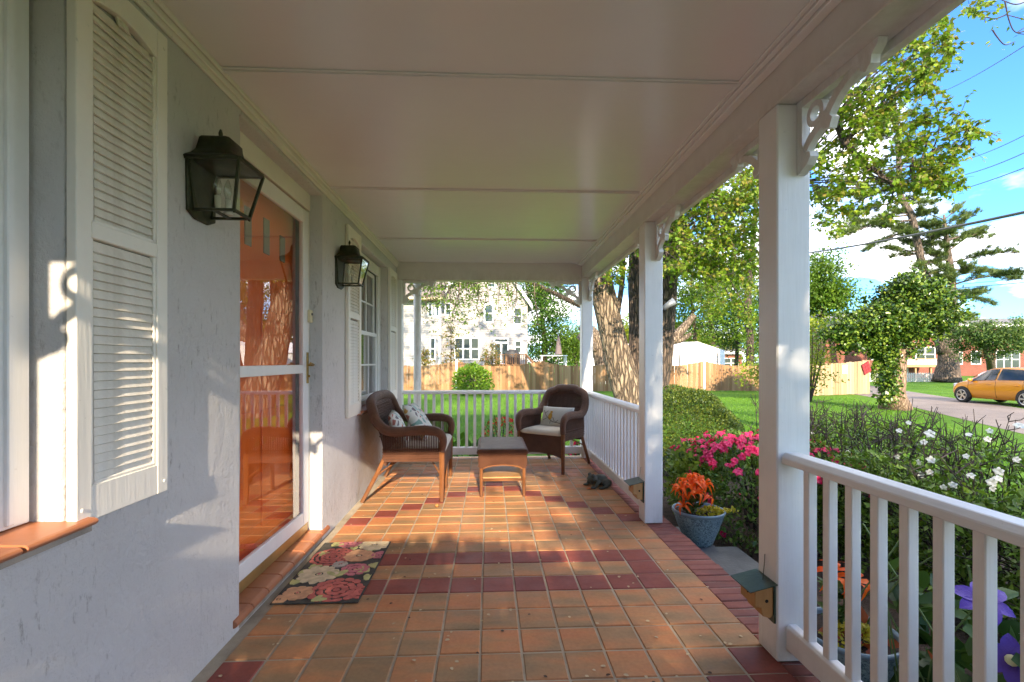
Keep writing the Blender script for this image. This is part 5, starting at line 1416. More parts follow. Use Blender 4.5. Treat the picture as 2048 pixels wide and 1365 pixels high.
pine('tall white pine with two trunks and flat layered boughs across the driveway', tuple(pb),
     [([tuple(pb)] + [Q(1896, 730), Q(1897, 690), Q(1902, 640), Q(1905, 590), Q(1900, 530), Q(1893, 480), Q(1888, 430)], [1.0, .72, .62, .42, .30, .25, .18, .07]),
      ([Q(1892, 705), Q(1876, 660), Q(1868, 625), Q(1862, 580), Q(1845, 530), Q(1832, 470), Q(1822, 430), Q(1800, 390), Q(1798, 340), Q(1795, 270), Q(1790, 200)], [.6, .42, .36, .31, .28, .26, .25, .23, .20, .15, .08])],
     [(Q(1905, 525), Q(2040, 505, -2), .06), (Q(1900, 540), Q(2030, 560, 1), .05), (Q(1902, 570), Q(2048, 548, -3), .05), (Q(1905, 585), Q(1985, 610, -1), .06), (Q(1900, 500), Q(1960, 465, 1), .05), (Q(1895, 470), Q(1950, 430), .05),
      (Q(1896, 480), Q(1975, 478, 2), .06), (Q(1888, 440), Q(1925, 415), .05), (Q(1890, 450), Q(1860, 455, 1), .04), (Q(1898, 520), Q(1830, 540, -1), .06), (Q(1845, 510), Q(1785, 515, 1), .06), (Q(1845, 520), Q(1900, 545, -2), .05),
      (Q(1825, 440), Q(1662, 482, -1), .05), (Q(1826, 430), Q(1690, 455, 1), .04), (Q(1822, 460), Q(1735, 500, 0), .05), (Q(1805, 400), Q(1700, 440, 2), .06), (Q(1800, 380), Q(1720, 400, -1), .06), (Q(1800, 360), Q(1700, 390, 0), .05),
      (Q(1798, 330), Q(1730, 340, 1), .05), (Q(1797, 300), Q(1840, 290, -1), .05), (Q(1810, 410), Q(1860, 410, 1), .05), (Q(1828, 460), Q(1880, 450, -2), .05), (Q(1796, 280), Q(1740, 270, 0), .05), (Q(1793, 240), Q(1830, 230, 1), .05),
      (Q(1905, 600), Q(1960, 590, 2), .05), (Q(1835, 490), Q(1870, 495, 3), .04), (Q(1902, 560), Q(1940, 530, -2), .06)], 110)
jb = on_z(1985, 764, GZ); dJ = 34.0
tree('juniper_tree', 'broad dark green evergreen spreading in front of the brick row', tuple(jb)[:2] + (GZ,), [(jb.x, jb.y, GZ), tuple(at(1980, 720, dJ)), tuple(at(1960, 670, dJ)), tuple(at(1940, 650, dJ))], [.3, .24, .18, .08],
     np.concatenate([clusters(at(1985, 680, dJ), (3.2, 2.0, 1.35), 120, 112, .45, .4), clusters(at(1940, 668, dJ), (1.8, 1.4, .9), 40, 113), clusters(at(2020, 672, dJ - 2), (1.8, 1.4, 1.0), 50, 114)]), 60, .26, .17, 'oval', JUN_L, BARK_P, 112, flat=.55, nbr=10)
# deciduous trees farther off
FAR = 'leafy trees beyond the board fence'
def easy_tree(name, label, u, v_top, d, rx, rz, n, per, ls, lm, seed, shape='oval', vb=None, crad=.5, group=FAR, tr=.22, gap=.4, bm_=None, nbr=12):
    c = at(u, v_top, d); c.z -= rz
    b = Vector((c.x, c.y, GZ))
    return tree(name, label, tuple(b), [tuple(b), (c.x + .2, c.y, (c.z + GZ) / 2), (c.x - .1, c.y, c.z), (c.x, c.y, c.z + rz * .6)], [tr, tr * .8, tr * .55, tr * .2], clusters(c, (rx, rx, rz), n, seed, .45, gap), per, crad, ls, shape, lm, bm_ or BARK_D, seed, group, nbr=nbr, br=tr * .25)
easy_tree('oak_tree', 'dense deep green tree just right of the white sided house', 1085, 520, 46, 2.4, 4.8, 230, 60, .24, DEEP_L, 121, tr=.3)
easy_tree('oak_tree', 'pale green tree between the closed patio umbrella and the corner post', 1148, 655, 44, 2.0, 1.9, 110, 50, .22, MID_L, 122)
easy_tree('oak_tree', 'low dark tree behind the deck stairs', 1090, 700, 54, 3.0, 1.1, 60, 30, .25, DEEP_L, 123)
for k, (u, vt, d, rx, rz, lm, lb) in enumerate([(1385, 470, 40, 3.4, 5.0, MID_L, 'tall green tree rising behind the white canopy tent'), (1470, 520, 44, 3.2, 4.4, DEEP_L, 'darker tree between the tent peak and the brick cottage'), (1545, 500, 38, 3.0, 4.6, MID_L, 'green tree mostly hidden behind the nearest post'),
                                           (1640, 515, 34, 1.5, 2.4, MID_L, 'light leafy tree showing just right of the nearest post'), (1250, 640, 60, 4.0, 3.0, YEL_L, 'yellow green tree seen through the forked maple trunks'), (1345, 630, 56, 3.2, 2.6, YEL_L, 'pale tree beside the utility pole'), (1440, 655, 62, 5.0, 2.0, YEL_L, 'low yellow green tree right above the tent roof'), (1690, 640, 58, 4.5, 3.0, MID_L, 'green tree behind the ivy topped trunk'), (1195, 660, 66, 5, 2.6, YEL_L, 'yellow green tree between the corner post and leaning trunk')]):
    easy_tree('maple_tree', lb, u, vt, d, rx, rz, 150, 66, .24 if d < 50 else .3, lm, 130 + k, tr=.2)
for k, (u, d, lb) in enumerate([(1424, 41, 'slim trunk wrapped in ivy left of the brick cottage'), (1500, 30, 'ivy covered trunk standing close to the nearest post')]):
    b = at(u, 740, d); b.z = GZ
    pts = [tuple(b)] + [tuple(at(u + dx, v_, d)) for dx, v_ in ((0, 680), (-4, 600), (2, 520), (10, 440), (16, 360))]
    cl = np.array([tuple(at(u + rnd.gauss(0, 8), rnd.uniform(480, 735), d + rnd.uniform(-.4, .1))) for _ in range(50)] + [tuple(at(u + rnd.gauss(0, 40), rnd.uniform(330, 480), d + rnd.uniform(-2, 2))) for _ in range(50)])
    tree('ivy_clad_tree', lb, tuple(b), pts, [.26, .22, .2, .18, .14, .1], cl, 20, .26, .20, 'oval', MID_L, BARK_D, 140 + k, 'ivy clad trunks by the cottage', nbr=8, br=.04)
bt = thing('broken_tree', 'bare snapped trunk and stubs leaning beyond the fence', 'tree', tuple(at(1212, 735, 30)))
limb('trunk', [tuple(at(1216, 760, 30)), tuple(at(1207, 715, 30)), tuple(at(1195, 685, 30)), tuple(at(1178, 665, 30)), tuple(at(1165, 650, 30))], [.75, .62, .55, .48, .36], BARK_M, 12, par=bt, seed=12)
limb('limb', [tuple(at(1200, 700, 30)), tuple(at(1180, 690, 29.5)), tuple(at(1160, 672, 29))], [.36, .30, .24], BARK_M, 10, par=bt, seed=13)
bt2 = thing('broken_tree', 'snapped grey limb jutting up beside the pale utility pole', 'tree', tuple(at(1330, 700, 30)))
limb('limb', [tuple(at(1318, 688, 30)), tuple(at(1345, 678, 30)), tuple(at(1368, 655, 30)), tuple(at(1388, 630, 30))], [.42, .36, .26, .16], BARK_M, 10, par=bt2, seed=14)
limb('limb', [tuple(at(1340, 684, 30)), tuple(at(1362, 680, 30)), tuple(at(1382, 668, 30))], [.22, .18, .12], BARK_M, 8, par=bt2, seed=15)
# magnolia saplings by the white house
for k, (u, v0, v1, w_, lb) in enumerate([(902, 648, 738, 15, 'tallest magnolia sapling in front of the triple window'), (984, 690, 738, 14, 'short bushy magnolia sapling beside the deck'), (848, 700, 742, 11, 'magnolia sapling next to the downspout')]):
    b = at(u, 745, 30.5); b.z = GZ; top = at(u, v0, 30.5)
    cl = np.array([tuple(at(u + rnd.gauss(0, w_ * (.35 + .65 * q)), v0 + (v1 - v0) * q, 30.5 + rnd.uniform(-.4, .4))) for q in [rnd.random() for _ in range(70)]])
    tree('magnolia_sapling', lb, tuple(b), [tuple(b), tuple((b + top) / 2), tuple(top)], [.05, .035, .015], cl, 7, .10, .17, 'oval', RUST_L, BARK_D, 150 + k, 'magnolia saplings by the white house', nbr=24, br=.012)
# unseen tree added behind the viewer to shade the posts and planting
tree('added_shade_tree', 'unseen leafy tree added behind the viewer to shade posts and planting', (5.2, -8.0, GZ), [(5.2, -8, GZ), (5.1, -8, 1.5), (5.0, -7.9, 3.2), (5.0, -7.8, 5.0)], [.22, .18, .13, .05], np.concatenate([clusters((4.6, -7.8, 3.4), (3.3, 2.2, 3.0), 230, 160, .6, .2), clusters((2.5, -7.4, 4.3), (.95, 1.5, 2.3), 150, 161, .7, .2)]), 46, .34, .15, 'oval', MID_L, BARK_D, 160, nbr=16)

bush('added_shade_shrub', 'unseen shrub added behind the viewer to shade the near porch floor', 'shrub', (-.1, -2.0, .72), (1.3, .5, 1.25), 34000, .10, 'oval', AZ_L, 165, 3.0, .95)  # unseen, added beyond the porch end to keep low sun off the near tiles
# ---------------------------------------------------------------- fences
def plank_mat(name, c0, c1, c2):
    m = M(name); oi = m.node('ShaderNodeObjectInfo'); ad = m.node('ShaderNodeVectorMath', operation='ADD'); m.link(m.coord('Object', (9, 9, .7)), ad.inputs[0])
    off = m.node('ShaderNodeVectorMath', operation='SCALE'); off.inputs[0].default_value = (31, 17, 9); m.link(oi.outputs['Random'], off.inputs['Scale']); m.link(off.outputs[0], ad.inputs[1])
    n = m.noise(ad.outputs[0], 1.3, 5, .6)
    m.col(m.ramp(m.math('ADD', m.math('MULTIPLY', n, .55), m.math('MULTIPLY', oi.outputs['Random'], .45)), [(0.25, c0), (0.5, c1), (0.75, c2)])).rough(0.8); m.bump(n, .3, .01); return m.m
FENCE_M = plank_mat('new_cedar_plank', (0.17, 0.085, 0.032), (0.27, 0.145, 0.06), (0.34, 0.21, 0.105))
FENCE_P = plank_mat('pale_cedar_plank', (0.27, 0.18, 0.09), (0.35, 0.24, 0.13), (0.40, 0.295, 0.175))
def plank_fence(label, pts, w, top, mat, white_posts=(), group=None, panel=4.73, base=GZ):
    p0 = Vector((*pts[0], 0)); t = thing('board_fence', label, 'fence', (pts[0][0], pts[0][1], base), group=group)
    src = None; run = 0.0; L_ = sum((Vector(b) - Vector(a)).length for a, b in zip(pts[:-1], pts[1:]))
    for a, b in zip(pts[:-1], pts[1:]):
        a, b = Vector((*a, 0)), Vector((*b, 0)); d = (b - a).normalized(); n = max(1, round((b - a).length / w)); w = (b - a).length / n; ang = math.atan2(d.y, d.x)
        for k in range(n):
            s = run + w * (k + .5); h = top(s)
            if src is None:
                src = MB().box(-w * .468, w * .468, -.010, .010, 0, 1).build('board', mat, t, local=True); o = src
            else: o = inst(src, t)
            q = a + d * (w * (k + .5)); o.location = (q.x - pts[0][0], q.y - pts[0][1], rnd.uniform(.01, .03)); o.location += Vector((-d.y, d.x, 0)) * rnd.uniform(-.006, .006)
            o.rotation_euler = (rnd.uniform(-.006, .006), rnd.uniform(-.006, .006), ang); o.scale = (1, 1, h - base + rnd.uniform(-.012, .012))
        for z in (.25, 1.0):
            MB().bar(a + Vector((-d.y, d.x, 0)) * .04 + Vector((0, 0, z + base)), b + Vector((-d.y, d.x, 0)) * .04 + Vector((0, 0, z + base)), .04, .09).build('rail', mat, t)
        run += (b - a).length
    s = 0.0
    while s < L_ + .1:
        r = 0.0
        for a, b in zip(pts[:-1], pts[1:]):
            l = (Vector(b) - Vector(a)).length
            if s <= r + l + 1e-6:
                q = Vector(a).lerp(Vector(b), (s - r) / l); d = (Vector(b) - Vector(a)).normalized(); wp = any(abs(s - x) < .1 for x in white_posts)
                off = Vector((d.y, -d.x)) * .06 if wp else Vector((-d.y, d.x)) * .09; q = q + off
                MB().box(q.x - .05, q.x + .05, q.y - .05, q.y + .05, base, top(s) + (.07 if wp else -.08)).build('fence_post', WHITE if wp else mat, t, .004)
                break
            r += l
        s += panel
    return t
PAN = 4.73
def scallop(s): return .98 + .30 * abs(2 * ((s / PAN) % 1) - 1) ** 2.2
plank_fence('long scalloped cedar board fence across the far lawn with white posts', [(-6.53, 27.1), (13.9, 27.6), (17.4, 26.6)], .155, scallop, FENCE_M, white_posts=(PAN, 4 * PAN), panel=PAN)
sf = plank_fence('short pale board fence beside the driveway carrying a red quilt square', [(15.9, 23.4), (20.05, 24.75)], .20, lambda s: 1.12 + .20 * (s / 4.3) ** 2, FENCE_P, panel=4.35)
QR = simple('red_quilt_paint', (0.42, 0.02, 0.022), 0.7, 0.2, 10); QD = simple('dark_red_quilt_border', (0.11, 0.008, 0.010), 0.7)
qd = Vector((4.15, 1.35, 0)).normalized(); qn = Vector((qd.y, -qd.x, 0)); qc = Vector((19.72, 24.64, .92)) + qn * .05
qt = thing('quilt_square', 'red nine patch quilt square tilted on the pale fence', 'sign', tuple(qc))
A_ = (qd * math.cos(R(24)) + Vector((0, 0, 1)) * math.sin(R(24))); B_ = (-qd * math.sin(R(24)) + Vector((0, 0, 1)) * math.cos(R(24)))
MB().obox(qc, A_ * .285, B_ * .285, qn * .012).build('backing_board', QD, qt)
for i in (-1, 0, 1):
    for j in (-1, 0, 1): MB().obox(qc + A_ * .175 * i + B_ * .175 * j + qn * .014, A_ * .07, B_ * .07, qn * .006).build('patch', QR, qt)
nt_c = Vector((18.2, 24.15, .86)) + qn * .04
tag(MB().obox(nt_c, qd * .17, Vector((0, 0, .22)), qn * .004).build('paper_notice', simple('white_paper', (0.78, 0.77, 0.75), 0.8), None), 'white paper sheet pinned on the pale fence boards', 'notice')

# ---------------------------------------------------------------- white sided house
YH = 38.0
def hp(u, v_, y=YH): return on_y(u, v_, y)
wh = thing('sided_house', 'large white clapboard house with gable beyond the board fence', 'house', (hp(971, 735).x, YH, GZ))
SID = simple('white_vinyl_siding', (0.30, 0.278, 0.255), 0.6, 0.04, 2)
WTRIM = simple('white_window_trim', (0.80, 0.79, 0.77), 0.5)
WGL = M('dark_window_glass'); WGL.col((0.05, 0.065, 0.06)).rough(0.06)
SHING = simple('brown_grey_shingle', (0.16, 0.135, 0.11), 0.9, .3, 3, .6, 8)
xl, xr = hp(880, 700).x, hp(1055, 700).x; ze = hp(1055, 603).z; xc = (xl + xr) / 2; zr = ze + (xr - xl) / 2 * 1.42
MB().prism([(xl, GZ), (xr, GZ), (xr, ze), (xc, zr), (xl, ze)], lambda p, q: (p, YH + .06, q), lambda p, q: (p, YH + 11, q)).build('wall', SID, wh)
def siding(x0, x1, z0, z1, y, par, gable=None):
    mb = MB(); z = z0; c = .175
    while z < z1:
        a, b = x0, x1
        if gable and z > gable[0]:
            k = (z - gable[0]) / 1.42; a, b = x0 + k, x1 - k
            if a >= b - .1: break
        mb.quad((a, y, z), (b, y, z), (b, y + .028, z + c), (a, y + .028, z + c)).quad((a, y, z), (a, y + .03, z), (b, y + .03, z), (b, y, z)); z += c
    o = mb.build('siding', SID, par, fix=False); o['kind'] = 'stuff'
siding(xl, xr, GZ, zr, YH, wh, (ze,))
# eaves
for s in (-1, 1):
    e = (xr + .35) if s > 0 else (xl - .35)
    MB().prism([(xc, zr + .02), (e, ze - .5), (e, ze - .3), (xc, zr + .3)], lambda p, q: (p, YH - .35, q), lambda p, q: (p, YH + 11.3, q)).build('roof', SHING, wh)
    MB().prism([(xc, zr - .14), (e, ze - .66), (e, ze - .3), (xc, zr + .24)], lambda p, q: (p, YH - .42, q), lambda p, q: (p, YH - .36, q)).build('rake_board', WTRIM, wh)
    MB().prism([(xc, zr - .02), (e, ze - .54), (e, ze - .51), (xc, zr + .01)], lambda p, q: (p, YH - .35, q), lambda p, q: (p, YH + 11.2, q)).build('soffit', WTRIM, wh)
YW = YH - 1.3
wl_, wr_ = hp(700, 700, YW).x, hp(879, 700, YW).x; zw = hp(850, 596, YW).z
MB().box(wl_, wr_, YW + .06, YW + 8, GZ, zw).build('wing_wall', SID, wh)
siding(wl_, wr_, GZ, zw, YW, wh)
MB().box(wr_ - .06, wr_ + .04, YW - .02, YW + 1.4, GZ, zw).build('corner_board', WTRIM, wh)
MB().prism([(YW - .9, zw - .05), (YW + 8, zw + 4.4), (YW + 8, zw + 4.6), (YW - .9, zw + .15)], lambda p, q: (wl_, p, q), lambda p, q: (wr_ + .4, p, q)).build('roof', SHING, wh)
MB().box(wl_, wr_ + .4, YW - .92, YW - .02, zw - .22, zw - .06).build('soffit', simple('warm_soffit', (0.60, 0.47, 0.28), .7), wh)
def win(u0, u1, v0, v1, y=YH, cols=1, par=None, mid=True):
    par = par or wh
    a, b = hp(u0, v0, y), hp(u1, v1, y); x0, x1, z1, z0 = a.x, b.x, a.z, b.z; yf = y - .02
    m = MB(); w = .11
    m.box(x0 - w, x0, yf - .04, yf + .05, z0 - w, z1 + w).box(x1, x1 + w, yf - .04, yf + .05, z0 - w, z1 + w).box(x0, x1, yf - .038, yf + .05, z1, z1 + w).box(x0, x1, yf - .045, yf + .05, z0 - w, z0)
    for k in range(1, cols):
        x = x0 + (x1 - x0) * k / cols; m.box(x - .07, x + .07, yf - .03, yf + .05, z0, z1)
    if mid: m.box(x0, x1, yf - .02, yf + .05, (z0 + z1) / 2 - .04, (z0 + z1) / 2 + .04)
    f = m.build('window', WTRIM, par)
    for k in range(cols):
        c0, c1 = x0 + (x1 - x0) * k / cols, x0 + (x1 - x0) * (k + 1) / cols
        MB().box(c0, c1, yf + .012, yf + .03, z0, z1).build('pane', WGL.m, f)
win(970.5, 984.4, 611, 644); win(1029, 1042, 617, 648); win(892, 901, 608, 630); win(976, 989, 560, 574)
win(911, 956.5, 678, 718, cols=3); win(1031, 1041.5, 683, 705); win(990, 1015, 679, 684, mid=False); win(990, 1015, 688, 727, cols=2, mid=False)
win(858, 877, 608, 632, YW, 3, mid=False); win(862, 869, 678, 718, YW)
# deck
DECKM = painted('stained_deck_wood', (0.30, 0.145, 0.06), 0.7, 'X')
dk = thing('wood_deck', 'brown wooden deck with railing and stairs behind the white house', 'deck', (hp(1020, 730, 35).x, 35, GZ))
dx0, dx1 = hp(972, 720, 34.5).x, hp(1052, 720, 34.5).x; zd = hp(1000, 729, 34.5).z; zrl = hp(1000, 709, 34.5).z
MB().box(dx0, dx1, 34.5, 37.9, zd - .15, zd).build('deck_floor', DECKM, dk)
MB().box(dx0, dx1, 34.45, 34.55, zrl - .05, zrl).build('top_rail', DECKM, dk)
for k in range(5): x = dx0 + (dx1 - dx0) * k / 4; MB().box(x - .06, x + .06, 34.44, 34.56, GZ, zrl + .05).build('deck_post', DECKM, dk)
src = None; n = int((dx1 - dx0) / .13)
for k in range(n):
    if src is None: src = MB().box(-.02, .02, -.02, .02, zd - GZ, zrl - .05 - GZ).build('baluster', DECKM, dk, local=True); o = src
    else: o = inst(src, dk)
    o.location = (dx0 + .13 * (k + .5) - dk.location.x, -.5, 0)
a = hp(1052, 710, 34.5); b = hp(1076, 728, 33.5)
for dy in (0, 1.1): MB().bar((a.x, 34.5 + dy, a.z), (b.x, 33.5 + dy, b.z - .3), .09, .12).build('stair_rail', WHITE if dy else DECKM, dk)
for k in range(5): MB().box(a.x + k * .3, a.x + k * .3 + .3, 34.0, 35.2, zd - .17 * (k + 1) - .04, zd - .17 * (k + 1)).build('tread', DECKM, dk)
gr = thing('barbecue_grill', 'covered barbecue grill standing on the deck', 'grill', (hp(1025, 710, 35.5).x, 35.5, zd))
gx = gr.location.x; GRC = simple('black_grill_cover', (0.03, 0.03, 0.032), .6)
MB().prism([(gx - .55, zd), (gx + .55, zd), (gx + .5, zd + .8), (gx + .3, zd + 1.05), (gx - .3, zd + 1.05), (gx - .5, zd + .8)], lambda p, q: (p, 35.2, q), lambda p, q: (p, 35.8, q)).build('cover', GRC, gr, .05)
uc = at(1117, 729, 35.5); um = thing('patio_umbrella', 'closed dark patio umbrella standing by a table', 'umbrella', tuple(uc))
ut = at(1117, 672, 35.5).z
MB().tube([(uc.x, uc.y, GZ), (uc.x, uc.y, ut + .1)], .03, 8).build('pole', GREYP, um)
MB().lathe([(.05, ut - uc.z), (.12, ut - uc.z - .3), (.24, ut - uc.z - 1.2), (.27, ut - uc.z - 1.35), (.05, ut - uc.z - 1.3)], n=10).build('canopy', simple('taupe_canvas', (0.13, 0.10, 0.095), .9), um, local=True)
tbx = at(1105, 728, 34.8); tb_ = thing('patio_table', 'white patio table below the closed umbrella', 'table', (tbx.x, tbx.y, GZ)); zt = at(1105, 711, 34.8).z
MB().box(tbx.x - .9, tbx.x + 1.0, tbx.y - .5, tbx.y + .5, zt - .06, zt).build('top', WTRIM, tb_)
for sx in (-.8, .9):
    for sy in (-.4, .4): MB().box(tbx.x + sx - .04, tbx.x + sx + .04, tbx.y + sy - .04, tbx.y + sy + .04, GZ, zt - .06).build('leg', WTRIM, tb_)

# ---------------------------------------------------------------- canopy tent, cottage, brick row
TENT = simple('white_tarp', (0.80, 0.80, 0.80), .6, .04, 2); TENT.node_tree.nodes
tn = thing('canopy_tent', 'white gabled canopy tent behind the board fence', 'tent', tuple(at(1395, 745, 33)))
fl_, fp_, fr_ = at(1338, 706, 33), at(1396, 684, 33), at(1453, 703, 33); sh = Vector((-4.6, 5.0, 0))
ba, bb_ = Vector((fl_.x, fl_.y, GZ)), Vector((fr_.x, fr_.y, GZ))
MB().add([fl_, fp_, fr_, fl_ + sh, fp_ + sh, fr_ + sh], [(0, 1, 4, 3), (1, 2, 5, 4), (0, 2, 1), (3, 4, 5)]).build('roof_cover', TENT, tn)
i_ = Vector((.12, .02, -.02))
MB().add([ba + i_, bb_ - Vector((.1, 0, 0)), fr_ - i_, fl_ + i_, ba + i_ + sh, bb_ + sh - Vector((.1, 0, 0)), fr_ + sh - i_, fl_ + sh + i_], [(0, 1, 2, 3), (4, 5, 6, 7), (0, 3, 7, 4), (1, 2, 6, 5)]).build('wall_cover', TENT, tn)
for p in (fl_.lerp(fr_, .2), fl_.lerp(fr_, .86)): MB().tube([(p.x, p.y - .06, GZ), (p.x - .1, p.y - .06, p.z - .12)], .03, 6).build('pole', simple('dark_tent_pole', (.06, .06, .06), .5), tn)
BRK = M('townhouse_brick'); br = BRK.node('ShaderNodeTexBrick'); BRK.link(BRK.coord('Object', (1, 1, 1), (R(90), 0, 0)), br.inputs['Vector'])
for k_, c in (('Color1', (0.20, 0.055, 0.032)), ('Color2', (0.15, 0.042, 0.026)), ('Mortar', (0.24, 0.15, 0.115))): br.inputs[k_].default_value = (*c, 1)
br.inputs['Scale'].default_value = 2.2; br.inputs['Mortar Size'].default_value = .012
BRK.col(BRK.mix(.35, br.outputs[0], BRK.ramp(BRK.noise(BRK.coord('Object'), .8, 4), [(.3, .6), (.7, 1.3)]), 'MULTIPLY')).rough(.85)
SLATE = simple('slate_shingle', (0.15, 0.145, 0.14), .9, .25, 3, .5, 8)
def yd(u, d): return at(u, VH, d).y
def brick_house(label, u0, u1, d, v_eave, v_ridge, depth, wins, group='brick houses beyond the driveway'):
    a, b = at(u0, VH, d), at(u1, VH, d); 
    dr = (b - a).normalized(); nb = Vector((-dr.y, dr.x, 0)); ze, zr = at(u0, v_eave, d).z, at(u0, v_ridge, d).z; L_ = (b - a).length
    ang = math.atan2(dr.y, dr.x); t = thing('brick_house', label, 'house', (a.x, a.y, GZ), ang, group)
    def Lc(mb, nm, mat, par=None): return mb.build(nm, mat, par or t, local=True)
    h = ze - GZ; hr = zr - GZ
    Lc(MB().box(0, L_, 0, depth, 0, h), 'wall', BRK.m)
    Lc(MB().prism([(-.4, h - .1), (-.4, h + .05), (depth / 2, hr + .1), (depth + .4, h + .05), (depth + .4, h - .1)], lambda p, q: (-.3, p, q), lambda p, q: (L_ + .3, p, q)), 'roof', SLATE)
    Lc(MB().box(-.3, L_ + .3, -.48, -.41, h - .28, h + .03), 'gutter', WTRIM)
    for (fx_, w, z0, z1, cols) in wins:
        x0 = L_ * fx_ - w / 2
        m = MB()
        m.box(x0 - .08, x0, -.06, .02, z0 - .08, z1 + .08).box(x0 + w, x0 + w + .08, -.06, .02, z0 - .08, z1 + .08).box(x0, x0 + w, -.058, .02, z1, z1 + .08).box(x0, x0 + w, -.07, .02, z0 - .08, z0)
        m.box(x0, x0 + w, -.045, .02, (z0 + z1) / 2 - .04, (z0 + z1) / 2 + .04)
        for k in range(1, cols): m.box(x0 + w * k / cols - .05, x0 + w * k / cols + .05, -.05, .02, z0, z1)
        f = Lc(m, 'window', WTRIM)
        for k in range(cols): Lc(MB().box(x0 + w * k / cols, x0 + w * (k + 1) / cols, -.02, .01, z0, z1), 'pane', WGL.m, f)
    return t
bh = brick_house('brick townhouse with a raised wooden deck behind the picket fence', 1640, 1893, 50, 655, 618, 9, [(.44, .9, 1.9, 3.2, 1), (.63, 1.5, .0, 2.2, 2), (.83, 1.9, 1.7, 3.1, 2), (.2, 1.2, 3.8, 5.0, 1), (.6, 1.2, 4.2, 5.2, 1), (.85, 1.2, 4.2, 5.2, 1)])
brick_house('long brick row with grey roof behind the evergreen', 1895, 2150, 56, 650, 632, 9, [(.06, 1.0, 4.0, 5.3, 1), (.08, .9, 1.4, 2.7, 1), (.22, 1.0, 1.4, 2.8, 1), (.33, 1.2, 3.9, 5.2, 2), (.47, 2.6, .9, 2.9, 3), (.5, 1.2, 4.0, 5.3, 2), (.7, 1.2, 1.2, 2.8, 2)])
brick_house('small brick cottage with brown roof past the canopy tent', 1440, 1484, 58, 704, 680, 6, [(.5, 1.6, .9, 2.0, 2)])
ck = thing('raised_deck', 'raised wooden deck with white baluster railing on the brick townhouse', 'deck', tuple(at(1830, 745, 48)))
A1, A2 = at(1800, VH, 48), at(1874, VH, 48); zt_, zb_ = at(1830, 718, 48).z, at(1830, 730, 48).z; dd_ = (A2 - A1).normalized(); nn_ = Vector((-dd_.y, dd_.x, 0))
DK2 = painted('tan_deck_wood', (0.40, 0.22, 0.11), .7, 'X')
MB().obox((A1 + A2) / 2 + nn_ * .9 + Vector((0, 0, zb_ - EYE - .12)), (A2 - A1) / 2, nn_ * .9, (0, 0, .12)).build('deck_floor', DK2, ck)
MB().bar(A1 + Vector((0, 0, zt_ - EYE)), A2 + Vector((0, 0, zt_ - EYE)), .08, .08).build('top_rail', DK2, ck)
src = None
for k in range(27):
    p = A1.lerp(A2, (k + .5) / 27)
    o = MB().box(p.x - .025, p.x + .025, p.y - .025, p.y + .025, zb_, zt_).build('baluster', WTRIM, ck)
for k in range(3):
    p = A1.lerp(A2, .08 + .42 * k); MB().box(p.x - .08, p.x + .08, p.y + .3, p.y + .46, GZ, zb_ - .24).build('deck_post', DK2, ck)
PK = simple('weathered_white_picket', (0.60, 0.57, 0.52), .8, .15, 6)
pk = thing('picket_fence', 'low whitewashed picket fence along the far grass', 'fence', tuple(on_z(1820, 764, GZ)))
p0, p1 = on_z(1738, 764.5, GZ), on_z(1900, 764.5, GZ); n = int((p1 - p0).length / .155); dd_ = (p1 - p0).normalized(); src = None
for z in (.2, .58): MB().bar(p0 + Vector((0, .05, z)), p1 + Vector((0, .05, z)), .04, .08).build('rail', PK, pk)
for k in range(n):
    if src is None: src = MB().prism([(-.055, .02), (.055, .02), (.055, .70), (0, .77), (-.055, .70)], lambda p, q: (p, -.012, q), lambda p, q: (p, .012, q)).build('picket', PK, pk, local=True); o = src
    else: o = inst(src, pk)
    o.location = p0 + dd_ * (.155 * (k + .5)) - Vector(pk.location); o.rotation_euler = (0, 0, math.atan2(dd_.y, dd_.x))
bush('arborvitae', 'small bright green evergreen beside the pale fence end', 'shrub', tuple(at(1757, 742, 33))[:2] + (.55,), (.42, .42, 1.05), 1500, .14, 'oval', leafmat('arborvitae_leaf', [(0.10, 0.2, 0.012), (0.17, 0.27, 0.02)], .2), 171, 1.7, .4, stems=3)

# ---------------------------------------------------------------- car
CARP = M('orange_car_paint'); CARP.col((0.62, 0.24, 0.007)).rough(0.32); CARP.b.inputs['Coat Weight'].default_value = .8; CARP.b.inputs['Coat Roughness'].default_value = .04
CARG = M('tinted_car_glass'); CARG.col((0.015, 0.022, 0.028)).rough(0.04)
RUB = simple('tyre_rubber', (0.018, 0.018, 0.018), .8); ALLOY = simple('silver_alloy', (0.62, 0.60, 0.57), .3, .05, 5, metallic=.7); BLK = simple('black_car_trim', (0.012, 0.012, 0.013), .5)
car = thing('parked_car', 'yellow orange hatchback parked on the driveway edge', 'car', (20.75, 18.35, GZ), R(88.5))
def Lc(mb, nm, mat, par=None, **k): return mb.build(nm, mat, par or car, local=True, **k)
